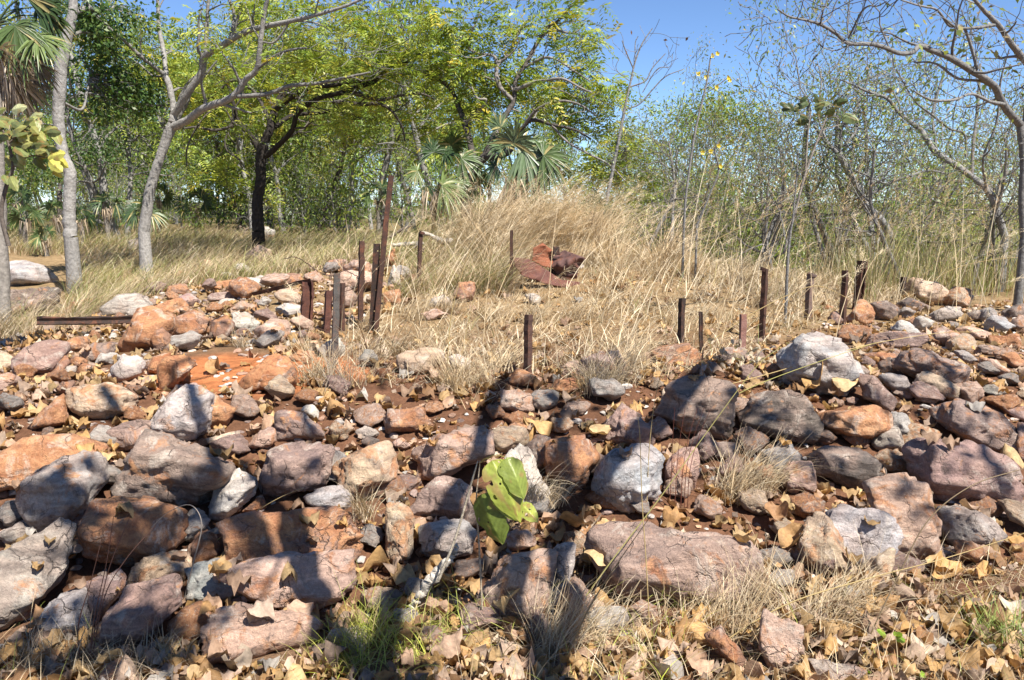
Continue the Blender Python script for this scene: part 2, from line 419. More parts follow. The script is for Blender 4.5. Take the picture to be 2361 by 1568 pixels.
# tile, colour, outline, label, options
ROCKS = [
 (7,'G',"200,180 330,110 560,20 620,10 700,130 690,250 590,370 580,430 400,570 280,575 215,450 170,330","big shaded grey boulder at the left",dict(p=14)),
 (7,'K',"820,200 900,40 1050,-140 1130,-130 1540,140 1450,250 1420,440 1150,330 830,280","broad brown grey block with a pointed top",{}),
 (7,'W',"1480,200 1590,110 1740,200 1770,290 1640,400 1520,480 1430,470 1430,380","small white stone with half its face shaded",{}),
 (7,'R',"600,520 700,300 800,270 1000,360 1250,430 1350,510 1260,640 1100,680 950,700 870,800 640,680","dark rusty boulder lying in deep shade",dict(p=12)),
 (7,'G',"-40,660 60,640 530,510 500,640 430,850 250,1020 60,1150 -40,1150","large pale grey slab with white scratches",dict(st='slab')),
 (7,'G',"-30,560 60,520 210,480 260,560 200,630 60,640","small grey stone under the shaded boulder",{}),
 (7,'B',"230,1250 260,1130 430,950 560,920 640,960 650,1180 560,1260 400,1280","smooth blue-grey rock at the lower left",dict(p=12)),
 (7,'M',"580,900 700,850 870,830 830,960 700,1080 640,1180 620,1000","narrow purplish wedge behind the smooth rock",{}),
 (7,'M',"720,1230 750,1100 830,1010 900,930 1190,900 1240,950 1250,1100 1130,1200 900,1330 780,1310","blue and red streaked rock beside dry leaves",{}),
 (7,'T',"900,900 930,740 1090,690 1190,680 1310,720 1300,800 1240,950 1100,930 960,960","knobbly orange-topped stone on the streaked rock",dict(p=11)),
 (7,'B',"1250,1000 1290,800 1500,760 1520,830 1690,1020 1500,1050 1350,1040","flat blue-grey slab tucked under the brown slab",dict(st='slab')),
 (7,'R',"1480,500 1640,440 1830,410 2290,420 2440,520 2430,690 2360,780 1900,860 1600,780 1550,770","big brown slab crossed by branch shadows",dict(st='slab')),
 (7,'P',"1520,830 1640,770 1950,690 2350,740 2410,1000 2230,1040 2010,1125 1900,1080","pale pinkish front ledge of the broken slab",dict(st='slab')),
 (7,'P',"1400,1110 1500,1060 1720,1030 1900,1100 2090,1180 2180,1270 2170,1330 2000,1350 1700,1400 1410,1400","reddish pink block lowest under the brown slab",dict(st='slab')),
 (7,'O',"-60,80 0,30 200,-80 450,-70 650,20 700,110 560,60 330,150 200,240 100,270 -60,260","sloping orange outcrop at the left edge",dict(st='slab')),
 (7,'R',"1290,640 1380,550 1480,530 1500,700 1400,780 1310,760","small rust-streaked stone left of brown slab",{}),
 (7,'R',"640,1590 720,1460 850,1420 850,1590","rusty stone cut by the bottom of the picture",{}),
 (7,'M',"1780,190 1840,10 2040,-60 2280,-20 2260,160 2190,250 1890,350 1800,330","purple-brown block with a rough dark underside",{}),
 (7,'B',"2080,310 2160,260 2380,230 2420,330 2400,430 2250,420 2110,370","small pale blue stone on top of leaves",{}),
 (7,'R',"1640,410 1790,300 1810,400 1700,430","tiny rust chip between two bigger stones",{}),
 (8,'T',"-50,100 100,20 360,-60 380,110 370,200 240,230 190,330 60,320 -30,230","tan stone with a broken brown corner",{}),
 (8,'P',"470,190 510,0 630,-100 1010,-215 1045,40 880,130 640,215 500,215","large rose-grey wedge with a lit face",{}),
 (8,'M',"470,390 530,290 640,200 800,190 850,250 910,300 900,460 700,465 490,435","flat-topped purple block in branch shadow",{}),
 (8,'T',"290,480 330,360 420,340 470,410 510,520 500,700 430,800 330,760 290,620","upright egg-shaped tan stone among dead grass",dict(p=9)),
 (8,'G',"530,530 700,480 860,490 920,520 870,700 630,770 540,680","grey stone half hidden in shade by dead stick",{}),
 (8,'P',"890,1100 1000,900 1050,800 1150,740 1440,680 1470,760 1420,1040 1270,1190 1100,1190 920,1150","pinkish red boulder with a trunk shadow across",dict(p=16)),
 (8,'G',"1440,690 1590,640 1580,800 1560,1000 1430,1120 1400,900","grey upright shard beside the pinkish boulder",{}),
 (8,'W',"1110,60 1200,-60 1290,20 1340,150 1420,300 1250,420 1180,300","pale grey slab standing behind the green leaves",dict(st='slab')),
 (8,'R',"1380,60 1400,-40 1650,-100 1750,50 1660,200 1620,290 1560,260 1400,180","dark red-brown block with pointed lower end",{}),
 (8,'B',"1700,280 1730,130 1870,0 2080,-40 2190,60 2200,270 2010,430 1870,390","big rounded blue-grey boulder with diagonal shadow",dict(p=13)),
 (8,'M',"1650,720 1740,560 1870,520 2400,540 2680,560 2800,640 2810,780 2680,1020 2300,1060 1900,990 1800,890","long mauve-grey boulder with bleached end",dict(p=14)),
 (8,'P',"1080,600 1200,530 1300,540 1320,650 1160,690","small pinkish stone below the green leaves",{}),
 (8,'M',"2200,100 2330,-20 2420,-60 2440,120 2400,260 2220,260","dull mauve stone behind red stems",{}),
 (8,'K',"2480,60 2520,-40 2660,-60 2720,10 2640,80","flat grey-brown stone above arching grass",{}),
 (9,'B',"930,540 960,450 1070,380 1260,385 1400,440 1450,560 1420,700 1240,810 1000,690","dark grey boulder with flat triangular face",dict(st='slab')),
 (9,'T',"790,700 830,480 960,440 1050,560 1200,800 1100,850 880,800","tan shoulder of rock left of dark triangular face",{}),
 (9,'T',"1210,820 1420,640 1440,760 1410,900 1330,940 1240,900","orange-stained foot below the dark triangular face",{}),
 (9,'P',"1260,280 1430,200 1560,160 1650,180 1680,320 1740,470 1740,620 1700,710 1500,745 1430,700 1450,560 1330,400","two-toned rock with pale base and purple top",dict(st='slab')),
 (9,'G',"1740,390 1960,400 2100,470 2200,545 2100,630 1950,670 1730,650","low grey rock right of the two-toned rock",dict(p=14)),
 (9,'M',"1480,130 1580,0 1730,-80 1900,-100 2050,-40 2200,60 2260,190 2230,300 2090,380 1720,375 1590,230","massive red-purple boulder at the right",dict(p=13)),
 (9,'D',"870,60 1000,-10 1180,-20 1270,40 1380,110 1330,200 1250,270 1080,240 930,190","dark grey chunk with a pale cleft face",{}),
 (9,'P',"730,90 880,80 910,170 900,260 760,310 640,200","small pink block shaded at its edges",{}),
 (9,'R',"490,110 620,90 640,220 510,210","small red stone behind the arching grass",{}),
 (9,'P',"540,1200 560,1100 700,1150 800,1190 820,1350 760,1500 650,1520 540,1370","mauve-pink slab leaning in the foreground litter",dict(st='slab')),
 (9,'K',"730,1500 870,1450 1100,1430 1210,1460 1190,1600 720,1600","grey-brown rock at the bottom picture edge",{}),
 (9,'R',"150,1290 260,1210 330,1290 430,1400 390,1480 250,1400","rusty wedge in grass near bottom edge",{}),
 (9,'M',"580,960 700,980 780,1070 720,1130 600,1050","small purple stone sunk in dry grass",{}),
 (9,'M',"2270,-180 2400,-160 2420,120 2300,60","reddish stone at the right picture edge",{}),
 (4,'G',"720,560 830,490 940,460 1010,490 1030,560 1000,630 730,640","long grey slab above the steel bar",dict(st='slab')),
 (4,'O',"840,800 960,580 1080,580 1210,650 1190,740 1060,760 1090,890 1020,900 860,870","big orange-brown boulder at the bar's end",{}),
 (4,'R',"1060,760 1130,710 1240,840 1190,880 1080,900","brown stone leaning on the orange-brown boulder",{}),
 (4,'R',"1200,650 1360,590 1460,660 1430,770 1260,820 1220,740","dark rust block with a split pale edge",{}),
 (4,'R',"1450,790 1480,640 1560,610 1620,680 1600,770 1480,820","upright chestnut stone standing on end",dict(p=12)),
 (4,'W',"1600,690 1610,590 1700,600 1800,680 1730,760 1640,750","white stone right of the chestnut stone",{}),
 (4,'P',"1760,730 1870,650 1990,660 2020,740 1960,830 1850,840 1790,770","rounded whitish pink stone with dark lower edge",dict(p=12)),
 (4,'M',"110,910 200,830 340,810 440,830 460,880 310,1040 190,1060 120,1000","large flat mauve rock at far left",dict(st='slab')),
 (4,'R',"440,830 520,770 640,790 590,880 480,890","rust stone above the far left mauve rock",{}),
 (4,'K',"580,880 650,810 790,800 800,940 680,960 590,930","grey-brown block between rust stones",{}),
 (4,'G',"410,1030 480,960 530,980 500,1070 410,1070","small grey wedge with one dark side",{}),
 (4,'R',"330,1050 450,900 480,960 400,1070","narrow rust sliver beside the grey wedge",{}),
 (4,'R',"480,960 500,900 570,920 620,960 540,990","reddish chip under the grey-brown block",{}),
 (4,'O',"540,1000 580,950 680,1000 640,1060 560,1050","little orange stone with white patch",{}),
 (4,'W',"780,960 880,890 960,920 1020,1000 990,1040 820,1110 790,1030","white-centred stone with sharp right corner",{}),
 (4,'E',"1010,980 1060,900 1200,880 1150,960 1100,1050 1030,1040","smooth orange stone beside the white-centred one",{}),
 (4,'E',"1110,970 1160,920 1300,910 1350,980 1260,1070 1150,1160 1100,1110","orange-brown rock at the bare soil's left",{}),
 (4,'T',"480,1200 510,1110 760,1080 830,1150 960,1240 960,1300 720,1350 560,1290","big cream boulder with a grey shadow stripe",dict(p=16)),
 (4,'W',"1060,1360 1160,1220 1280,1120 1380,1130 1460,1200 1420,1420 1320,1500 1080,1420","tall white and mauve rock with a sharp ridge",{}),
 (4,'O',"1370,1140 1440,1140 1640,1280 1550,1400 1430,1420","orange right flank of the ridged rock",{}),
 (4,'K',"1130,1200 1220,1100 1320,1110 1140,1250","brown stone hidden behind the ridged rock",{}),
 (4,'O',"190,1410 300,1290 460,1160 450,1390 300,1400","steep orange wedge pointing up and right",{}),
 (4,'M',"750,1410 880,1370 1040,1350 1060,1400 980,1480 960,1570 800,1570 760,1500","mauve-brown stone below the cream boulder",{}),
 (4,'E',"1620,1120 1760,1010 1880,890 1960,900 2030,1000 2030,1130 1900,1170 1740,1160","crumbly orange lump of hard earth",dict(p=9)),
 (4,'R',"1150,470 1190,410 1280,410 1330,480 1280,500","faded rust stone at the pile's grassy edge",{}),
 (4,'O',"1060,570 1140,520 1250,510 1300,570 1290,640 1180,630","tan-brown stone behind the orange-brown boulder",{}),
 (4,'M',"1240,500 1310,470 1390,530 1360,580 1300,580","dull purple pentagonal stone on the ridge",{}),
 (4,'M',"1420,520 1480,470 1740,440 1720,490 1620,520","thin flat purple flagstone on the ridge",dict(st='slab')),
 (4,'W',"1500,560 1530,510 1640,510 1580,570","pale chip in front of the purple flagstone",{}),
 (4,'P',"1570,590 1680,520 1770,560 1760,610","pink stone below the sloping steel bar",{}),
 (4,'W',"1640,370 1820,350 1880,430 1760,460 1650,440","square white block beside the sloping bar",{}),
 (4,'O',"1430,430 1500,390 1640,380 1620,440 1560,460 1450,460","orange slab left of the square white block",dict(st='slab')),
 (4,'M',"1630,330 1700,290 1780,310 1800,350 1640,360","purple stone above the square white block",{}),
 (4,'R',"1860,400 1880,340 2060,340 2110,390 2080,430 1900,430","brown stone propping up the sloping bar",{}),
 (4,'P',"1810,330 1900,260 2000,270 2020,330","peach stone on the skyline of the ridge",{}),
 (4,'P',"1960,300 1970,240 2050,250 2090,320","rosy stone highest on the ridge",{}),
 (4,'P',"2090,310 2140,260 2240,290 2260,330 2170,340","small rose stone right along the ridge",{}),
 (4,'M',"2240,290 2290,240 2380,240 2470,300 2400,330 2280,330","dusky mauve stone behind the steel posts",{}),
 (4,'W',"2190,850 2330,770 2400,830 2380,930 2260,930","white stone at the foot of the posts",{}),
 (4,'O',"2000,910 2080,860 2160,880 2190,940 2070,950","orange stone with a dark cavity below",{}),
 (4,'W',"1950,600 1970,540 2090,560 2090,620 1990,640","pink-white stone left of the broad post",{}),
 (4,'P',"2000,660 2080,620 2170,680 2180,740 2080,730","rose dome of rock below the broad post",dict(p=10)),
 (4,'T',"1890,480 1980,430 2080,480 2090,550 1960,560","cream-orange stone under the sloping bar",{}),
 (4,'P',"2330,360 2400,310 2560,330 2620,420 2480,480 2350,430","peach slab behind the paired posts",{}),
 (4,'M',"1890,1390 1930,1270 2060,1290 2200,1370 2260,1460 2150,1500 1900,1500","dusky mauve rock with a thin shadow",{}),
 (4,'P',"1720,1520 1800,1420 1890,1400 1910,1500 1830,1570","pink gritty stone beside the dusky mauve rock",{}),
 (4,'W',"2060,1270 2160,1240 2200,1290 2190,1370","striped white stone behind the dusky mauve rock",{}),
 (4,'T',"1410,1470 1640,1430 1690,1500 1500,1550","flat cream stone right of the ridged rock",{}),
 (4,'T',"-30,1000 0,870 70,880 110,980 20,1030","cream stone cut by the left picture edge",{}),
 (4,'P',"-30,1050 60,1020 150,1080 100,1130 -20,1150","pale orange stone low at left picture edge",{}),
 (4,'B',"60,250 150,230 330,280 390,400 250,430 60,420","pale lichened boulder behind the palm trunk",dict(p=10,back=1)),
 (4,'D',"70,440 250,420 440,420 430,560 330,640 80,640","boulder coloured dark for shade behind the palm trunk",dict(p=10,back=1)),  # shade on the boulder's lower part, put into the stone colour
 (4,'G',"870,190 900,110 960,90 1010,200","grey stone showing behind the forked tree",dict(back=1)),
 (4,'G',"1810,130 1830,0 1900,30 1900,150","grey stone right of the black trunk",dict(back=1)),
 (4,'D',"1600,60 1640,0 1740,10 1740,120 1640,100","dark stone left of the black trunk",dict(back=1)),
 (4,'M',"170,1140 260,1100 390,1090 380,1140 250,1160","flat purple stone below the far left rock",{}),
 (4,'R',"400,1120 440,1080 530,1080 480,1150 410,1180","small rust stone above the cream boulder",{}),
 (4,'R',"-20,1170 120,1180 130,1230 0,1300 -30,1290","rust rock at the left edge above orange outcrop",{}),
 (5,'G',"110,930 160,860 230,860 250,940 180,990","rounded grey cobble at the grass edge",dict(p=9)),
 (5,'T',"385,990 400,900 520,850 690,870 710,960 560,1040 420,1050","yellowish layered rock half buried in grass",{}),
 (5,'W',"740,910 800,890 900,950 890,1010 830,1030 760,980","chalk white stone in the dry grass",{}),
 (5,'R',"285,1300 330,1260 550,1240 620,1400 500,1430 310,1450","squared brick-red block in leaf litter",dict(p=30)),
 (5,'W',"90,1420 160,1380 280,1440 200,1490 140,1480","small flat cream chip left of the block",{}),
 (5,'P',"1090,1290 1110,1140 1200,1120 1320,1180 1320,1290 1180,1310","triangular red stone below the middle post",{}),
 (5,'R',"1150,1080 1220,980 1380,1050 1390,1130 1200,1110","hollow rusty rock at the middle post's foot",{}),
 (5,'M',"1600,1060 1680,910 1790,855 1900,870 1990,960 1980,1050 1760,1070","smooth domed mauve boulder at the grass edge",dict(p=10)),
 (5,'P',"1430,1040 1590,930 1650,930 1620,1040","pink stone leaning on the domed boulder",{}),
 (5,'R',"1420,1160 1480,1070 1620,1060 1630,1130 1560,1180","dark rust rock under a grass tuft",{}),
 (5,'R',"2030,990 2060,910 2200,850 2380,820 2460,860 2480,960 2330,990 2150,1010","wide layered brown rock beside two posts",dict(st='slab')),
 (5,'M',"1780,1490 1850,1340 1930,1240 2020,1290 2160,1400 2140,1530 1900,1520","purple-red rock beneath a grey grass tussock",{}),
 (5,'R',"1130,1430 1190,1370 1280,1400 1290,1480 1180,1570","rough rust stone among curled leaves",{}),
 (5,'D',"130,1500 190,1450 270,1490 210,1550","dark little stone near the cream chip",{}),
 (5,'P',"340,1500 420,1465 490,1520 420,1570","pink stone below the brick-red block",{}),
 (5,'W',"610,520 700,470 780,550 620,570","white-topped rock in the straw",{}),
 (5,'P',"540,610 640,570 740,620 600,670","pink slab under the white-topped rock",dict(st='slab')),
 (5,'W',"1260,490 1330,475 1375,500 1365,560 1310,540","lone white stone in the straw",{}),
 (5,'R',"780,480 830,370 920,400 910,530 830,550","brown boulder behind the white-topped rock",{}),
 (5,'W',"310,440 360,270 400,340 430,440","pointed white stone right of tallest post",{}),
 (5,'P',"0,300 80,240 190,260 210,340 60,360","pinkish stone behind the thin brown post",{}),
 (5,'O',"280,470 400,440 420,560 300,560","orange stone below the pointed white stone",{}),
 (5,'R',"300,220 370,150 390,240 350,300","rust stone right of the black post",{}),
 (5,'W',"150,190 200,165 250,200 220,240","white stone between the thin posts",{}),
 (5,'R',"450,360 480,330 530,350 540,420 470,430","brown stump-like stone left of slim post",{}),
 (6,'B',"640,920 700,830 900,720 1060,760 1110,800 1120,930 1220,1020 1200,1170 900,1170 830,1130 740,1090","huge blue-grey rock dominating the right pile",dict(p=20)),
 (6,'M',"1190,1040 1330,1060 1480,1200 1440,1300 1260,1210","purple rock sloping right of the huge rock",{}),
 (6,'T',"1540,440 1560,360 1740,390 1830,460 1840,530 1770,570 1650,520 1560,480","tan boulder perched alone before green grass",dict(p=12)),
 (6,'D',"1490,540 1560,500 1700,560 1680,600 1520,600","dark stone underneath the perched tan boulder",{}),
 (6,'O',"1110,700 1160,590 1230,510 1290,560 1350,670 1200,720","pointed orange rock below two posts",{}),
 (6,'K',"1480,1000 1520,890 1620,870 1740,910 1850,900 1960,960 2010,1040 1900,1130 1760,1070 1600,1050","broad dark grey boulder with shaded right side",dict(p=12)),
 (6,'T',"1600,1060 1700,1010 1800,1060 1910,1120 1900,1220 1780,1180 1620,1120","tan lower lip of the broad dark boulder",{}),
 (6,'G',"1350,1060 1430,1030 1530,1040 1600,1120 1590,1180 1430,1140","speckled grey stone left of the tan lip",dict(p=12)),
 (6,'M',"1270,860 1340,760 1430,740 1640,740 1670,790 1600,870","grooved mauve slab behind dry stalks",dict(st='slab')),
 (6,'W',"1430,720 1490,660 1560,670 1680,770 1600,780","white rounded log-like stone",dict(p=10)),
 (6,'G',"1700,650 1820,550 1870,560 1960,650 1780,680","grey pyramid stone on the right pile",{}),
 (6,'K',"1960,620 2000,590 2110,590 2120,640 2000,680","layered brown-grey stone by the pyramid stone",{}),
 (6,'B',"2080,700 2140,630 2230,630 2280,690 2220,740 2100,750","blue-grey stone with dark shaded underside",{}),
 (6,'O',"2130,770 2300,750 2340,870 2150,840","orange-topped flat stone near right edge",dict(st='slab')),
 (6,'P',"2020,880 2080,820 2190,840 2210,900 2060,910","plain pink stone near right edge",{}),
 (6,'D',"2210,600 2300,550 2400,530 2400,670 2220,650","black rock at the far right edge",{}),
 (6,'K',"1720,1300 1880,1230 2120,1260 2260,1370 2380,1540 2340,1580 2100,1560 1980,1450 1760,1370","long dark brown whaleback rock at right",dict(p=12)),
 (6,'D',"380,1330 520,1180 760,1130 920,1280 960,1330 910,1480 840,1510 640,1470 430,1430","black knobbly rock with rough surface",dict(p=9)),
 (6,'K',"-200,1320 -90,1120 70,1040 300,1090 370,1200 370,1330 270,1480 0,1440","great brown boulder crossed by a thick shadow",dict(p=16)),
 (6,'O',"940,1340 1090,1280 1290,1230 1420,1290 1430,1360 1260,1520 1190,1520 1020,1440","orange and grey rock with curved shadow",{}),
 (6,'G',"1430,1290 1540,1310 1590,1420 1540,1500 1450,1420","grey stone right of curved-shadow rock",{}),
 (6,'K',"210,930 300,850 420,850 450,920 300,970","dark stone among withered leafy stems",{}),
 (6,'G',"1310,1500 1380,1390 1480,1400 1540,1570 1350,1570","pale grey stone above the red-purple boulder",{}),
 (6,'O',"2210,910 2290,880 2390,960 2300,1000","orange stone at right edge of the pile",{}),
 (6,'G',"1870,880 1950,860 2040,930 1960,960","grey stone behind the broad dark boulder",{}),
 (6,'O',"2030,1050 2140,1060 2100,1130 2000,1110","small orange stone beside the pale veined rock",{}),
 (6,'P',"1730,740 1800,700 1930,760 1900,850 1790,840","peach stone with orange crumbs on top",{}),
 (6,'P',"1890,730 1990,700 2110,740 2080,800 1960,790","mixed grey and peach stone on right pile",{}),
 (6,'W',"2270,650 2310,635 2340,690 2290,700","white pebble beside the black edge rock",{}),
 (6,'R',"1560,670 1600,640 1650,680 1610,720","small brown stone above the white log-like stone",{}),
 (6,'T',"1920,600 1940,570 2010,590 1960,630","cream stone behind the layered stone",{}),
 (6,'O',"940,570 1000,540 1050,570 980,600","orange flake in straw near the posts",{}),
 (6,'P',"2060,920 2160,930 2260,1000 2210,1050 2070,980","pink striped stone under plain pink stone",{}),
 (6,'G',"2040,1130 2150,1100 2260,1160 2120,1200","flat grey stone in litter at right",{}),
 (6,'M',"2240,1290 2380,1240 2390,1350 2290,1340","mauve stone poking from litter at right edge",{}),
 (6,'K',"1080,990 1180,940 1290,1000 1250,1070 1150,1030","brown stone wedged beside the huge rock",{}),
 (6,'R',"1250,900 1360,870 1490,880 1460,950 1330,960","red crumbly stone in front of grooved slab",{}),
]

def ico(sub):
    bm = bmesh.new()
    bmesh.ops.create_icosphere(bm, subdivisions=sub, radius=1.0)
    v = np.array([x.co[:] for x in bm.verts]); f = np.array([[q.index for q in x.verts] for x in bm.faces])
    bm.free()
    return norm(v), f
ICO = {s: ico(s) for s in (2, 3, 4, 5)}

def rock_shape(poly, tf, tb, seed, p=22, st='block', sub=4, amp=1.0):
    """poly: convex-ish outline (k,2) in metres about its centre; tf/tb: how far the stone bulges to the front and back"""
    r = rng_(seed)
    w, h = np.ptp(poly[:, 0]), np.ptp(poly[:, 1])
    d0, faces = ICO[sub]
    D = norm(d0 * np.array([w / 2, h / 2, (tf + tb) / 2]))
    pl = []
    k = len(poly)
    area = 0.5 * np.sum(poly[:, 0] * np.roll(poly[:, 1], -1) - poly[:, 1] * np.roll(poly[:, 0], -1))
    for i in range(k):
        a, b = poly[i], poly[(i + 1) % k]
        e = np.array([b[1] - a[1], -(b[0] - a[0])])
        L = np.hypot(*e)
        if L < 1e-5: continue
        e = e / L * np.sign(area)
        dist = max(float(e @ a), 0.16 * min(w, h))
        for sgn, ang in ((1, r.uniform(0.08, 0.34)), (-1, r.uniform(0.3, 0.7))):
            pl.append((np.array([e[0] * math.cos(ang), e[1] * math.cos(ang), sgn * math.sin(ang)]), dist * math.cos(ang)))
    def facet(n, q):
        n = norm(np.array(n, float)); pl.append((n, max(float(n @ np.array(q)), 0.05 * min(w, h, tf + tb), 0.86 * float((poly @ n[:2]).max()))))
    if st == 'slab':
        facet((r.uniform(-.22, .22), r.uniform(.15, .45), 1), (0, 0, tf * .8))
        facet((r.uniform(-.4, .4), r.uniform(-.2, .2), 1), (r.uniform(-.1, .1) * w, r.uniform(-.1, .1) * h, tf * .86))
        facet((r.uniform(-.3, .3), -.8, .7), (0, -.34 * h, tf * .72))
    else:
        facet((r.uniform(-.4, .4), 1.0, r.uniform(.55, 1.0)), (r.uniform(-.15, .15) * w, r.uniform(.05, .2) * h, tf * .8))
        facet((r.uniform(-.5, .5), r.uniform(-.25, .2), 1), (r.uniform(-.1, .1) * w, -.04 * h, tf * .95))
        k_ = r.integers(3)
        if k_ < 2: facet((r.uniform(.7, 1.2), r.uniform(-.1, .5), .8), (r.uniform(.12, .28) * w, 0, tf * .8))
        if k_ != 1: facet((-r.uniform(.7, 1.2), r.uniform(-.1, .5), .8), (-r.uniform(.12, .28) * w, 0, tf * .8))
        facet((r.uniform(-.4, .4), -.9, .5), (0, -.30 * h, tf * .75))
    facet((r.uniform(-.3, .3), r.uniform(-.3, .3), -1), (0, 0, -tb))
    n0 = np.array([q[0] for q in pl]); d0_ = np.array([q[1] for q in pl])
    for _ in range(r.integers(2, 5)):                                   # broken-off corners and edges
        n = norm(r.normal(0, 1, 3) * np.array([1, 1, .6]) + np.array([0, 0, .9]))
        cand = D / np.max(D @ n0.T / d0_, axis=1, keepdims=True)
        reach = float((cand @ n).max())
        pl.append((n, reach * r.uniform(.80, .94)))
    S = np.zeros(len(D))
    for n, d in pl:
        S += np.maximum(D @ n / d, 0) ** p
    R = S ** (-1.0 / p)
    P = D * R[:, None]
    s = math.sqrt(w * h)
    # broken, stepped and pitted surface
    o = r.uniform(0, 50, 3)
    lay = norm(r.normal(0, 1, 3) + np.array([0, 1.2, 0]))
    t = P @ lay / s * r.uniform(7, 12) + 1.2 * fbm(P / s * 1.6 + o, 2)
    step = np.abs((t % 1.0) - 0.5) * 2
    nse = 0.035 * fbm(P / s * 1.9 + o, 2) + 0.045 * fbm(P / s * 5.5 + o, 3) + 0.045 * fbm(P / s * 15 + o, 3)
    led = vnoise(P / s * 2.6 + o + 21) + .25 * vnoise(P / s * 8 + o) ; rough = vnoise(P / s * 2.1 + o + 33)
    nse = nse - 0.055 * sstep(.60, .625, led) - 0.05 * sstep(.78, .80, led) + 0.12 * sstep(.5, .68, rough) * fbm(P / s * 9 + o + 5, 3)
    chip = np.minimum(0, vnoise(P / s * 3.6 + o + 9) - 0.30) * 0.30
    P = P * (1 + amp * (nse + chip - 0.022 * sstep(.86, 1, step)) * s / (np.linalg.norm(P, axis=1) + .35 * s) * 1.35)[:, None]
    return P, faces

# height map of ground plus everything lying on it, for leaves and grass
HX0, HX1, HY0, HY1, HS = -7.0, 7.0, 1.6, 13.0, 0.02
hnx, hny = int((HX1 - HX0) / HS), int((HY1 - HY0) / HS)
gx, gy = np.meshgrid(HX0 + (np.arange(hnx) + .5) * HS, HY0 + (np.arange(hny) + .5) * HS)
H0 = tz(gx, gy)
H = H0.copy()
def splat(v):
    i = ((v[:, 1] - HY0) / HS).astype(int); j = ((v[:, 0] - HX0) / HS).astype(int)
    ok = (i >= 0) & (i < hny) & (j >= 0) & (j < hnx)
    np.maximum.at(H, (i[ok], j[ok]), v[ok, 2])
def hmap(x, y, A=None):
    A = H if A is None else A
    i = np.clip(((y - HY0) / HS).astype(int), 0, hny - 1); j = np.clip(((x - HX0) / HS).astype(int), 0, hnx - 1)
    return A[i, j]

def hull(p):
    p = sorted(map(tuple, p))
    def half(q):
        o = []
        for a in q:
            while len(o) > 1 and (o[-1][0] - o[-2][0]) * (a[1] - o[-2][1]) - (o[-1][1] - o[-2][1]) * (a[0] - o[-2][0]) <= 0: o.pop()
            o.append(a)
        return o
    return np.array(half(p)[:-1] + half(p[::-1])[:-1])
HERO = []      # (u, v, half width, half height, label)
COVER = np.zeros((392, 590), bool)         # which parts of the view the big rocks take, for spacing the small stones
def inpoly(px, py, poly):
    ins = np.zeros(np.shape(px), bool)
    k = len(poly)
    for i in range(k):
        x1, y1 = poly[i]; x2, y2 = poly[(i + 1) % k]
        c = ((y1 > py) != (y2 > py)) & (px < (x2 - x1) * (py - y1) / (y2 - y1 + 1e-9) + x1)
        ins ^= c
    return ins
cu, cv = np.meshgrid((np.arange(590) + .5) * 4, (np.arange(392) + .5) * 4)

for i, (t, ck, txt, lab, op) in enumerate(ROCKS):
    P2 = hull(TL(t, txt))
    c = (P2.max(0) + P2.min(0)) * .25 + P2.mean(0) * .5
    lo, hi = P2.min(0), P2.max(0)
    vb = hi[1] - 0.14 * (hi[1] - lo[1])
    base = hit(c[0], vb) if not op.get('back') else hit(c[0], hi[1] - 8)
    d = ray(c[0], c[1])
    tt = (base[1] + 0.0) / d[1]
    ctr = EYE + d * tt
    m = tt / F                                # metres per picture unit at that distance
    poly = (P2 - c) * np.array([m, -m]) * 1.13
    w, h = np.ptp(poly[:, 0]), np.ptp(poly[:, 1])
    px = max(hi - lo)
    q = min(w, h) if op.get('st') != 'slab' else 0.8 * min(w, h)
    sub = 5 if px > 125 else (4 if px > 55 else 3)
    V, fc = rock_shape(poly, 0.5 * q, 0.55 * math.sqrt(w * h), 1000 + i, p=op.get('p', 33) * 2.2, st=op.get('st', 'block'), sub=sub)
    f = -norm(d); rt = norm(np.cross(-f, [0, 0, 1.0])); up = np.cross(rt, -f)
    Wd = V[:, :1] * rt + V[:, 1:2] * up + V[:, 2:3] * f + ctr
    mb = MB(); mb.add(Wd, fc)
    o = mb.build("rock", M_ROCK, loc=tuple(ctr))
    rr = rng_(50 + i)
    k = STONE[ck]; g = rr.uniform(.74, 1.06)
    o.color = (k[0] * g * rr.uniform(.95, 1.05), k[1] * g, k[2] * g * rr.uniform(.94, 1.06), np.clip(k[3] + rr.uniform(-.12, .12), 0, 1))
    tag(o, lab, "rock", "large rocks of the rubble pile")
    splat(Wd)
    HERO.append((c[0], c[1], (hi[0] - lo[0]) / 2, (hi[1] - lo[1]) / 2, lab))
    COVER |= inpoly(cu, cv, P2)

# smaller stones wedged between them, each an object
PILE = np.array([(0, 800), (240, 690), (560, 600), (900, 585), (960, 640), (800, 760), (700, 830), (860, 930), (1150, 960), (1500, 880),
                 (1800, 790), (2000, 715), (2361, 700), (2361, 1320), (1800, 1400), (1250, 1500), (760, 1500), (0, 1568)])
rs = rng_(31)
small_shapes = []
for k in range(12):
    n = rs.integers(5, 8); a = np.sort(rs.uniform(0, 2 * math.pi, n)) + np.linspace(0, .01, n)
    a = np.linspace(0, 2 * math.pi, n, endpoint=False) + rs.uniform(-.3, .3, n)
    poly = np.stack([np.cos(a) * rs.uniform(.75, 1.1, n), np.sin(a) * rs.uniform(.5, .8, n)], 1) * 0.5
    V, fc = rock_shape(poly, .38, .38, 400 + k, p=70, sub=4)
    mb = MB(); mb.add(V[:, [0, 2, 1]] * np.array([1, -1, 1]), fc)
    o = mb.build("stone", M_ROCK)
    small_shapes.append((o.data, V[:, [0, 2, 1]] * np.array([1, -1, 1])))
    bpy.data.objects.remove(o)
placed = []
used_labels = set()
tries = 0
KEYS = list("GGBMMRRROOOTTPPPWK")
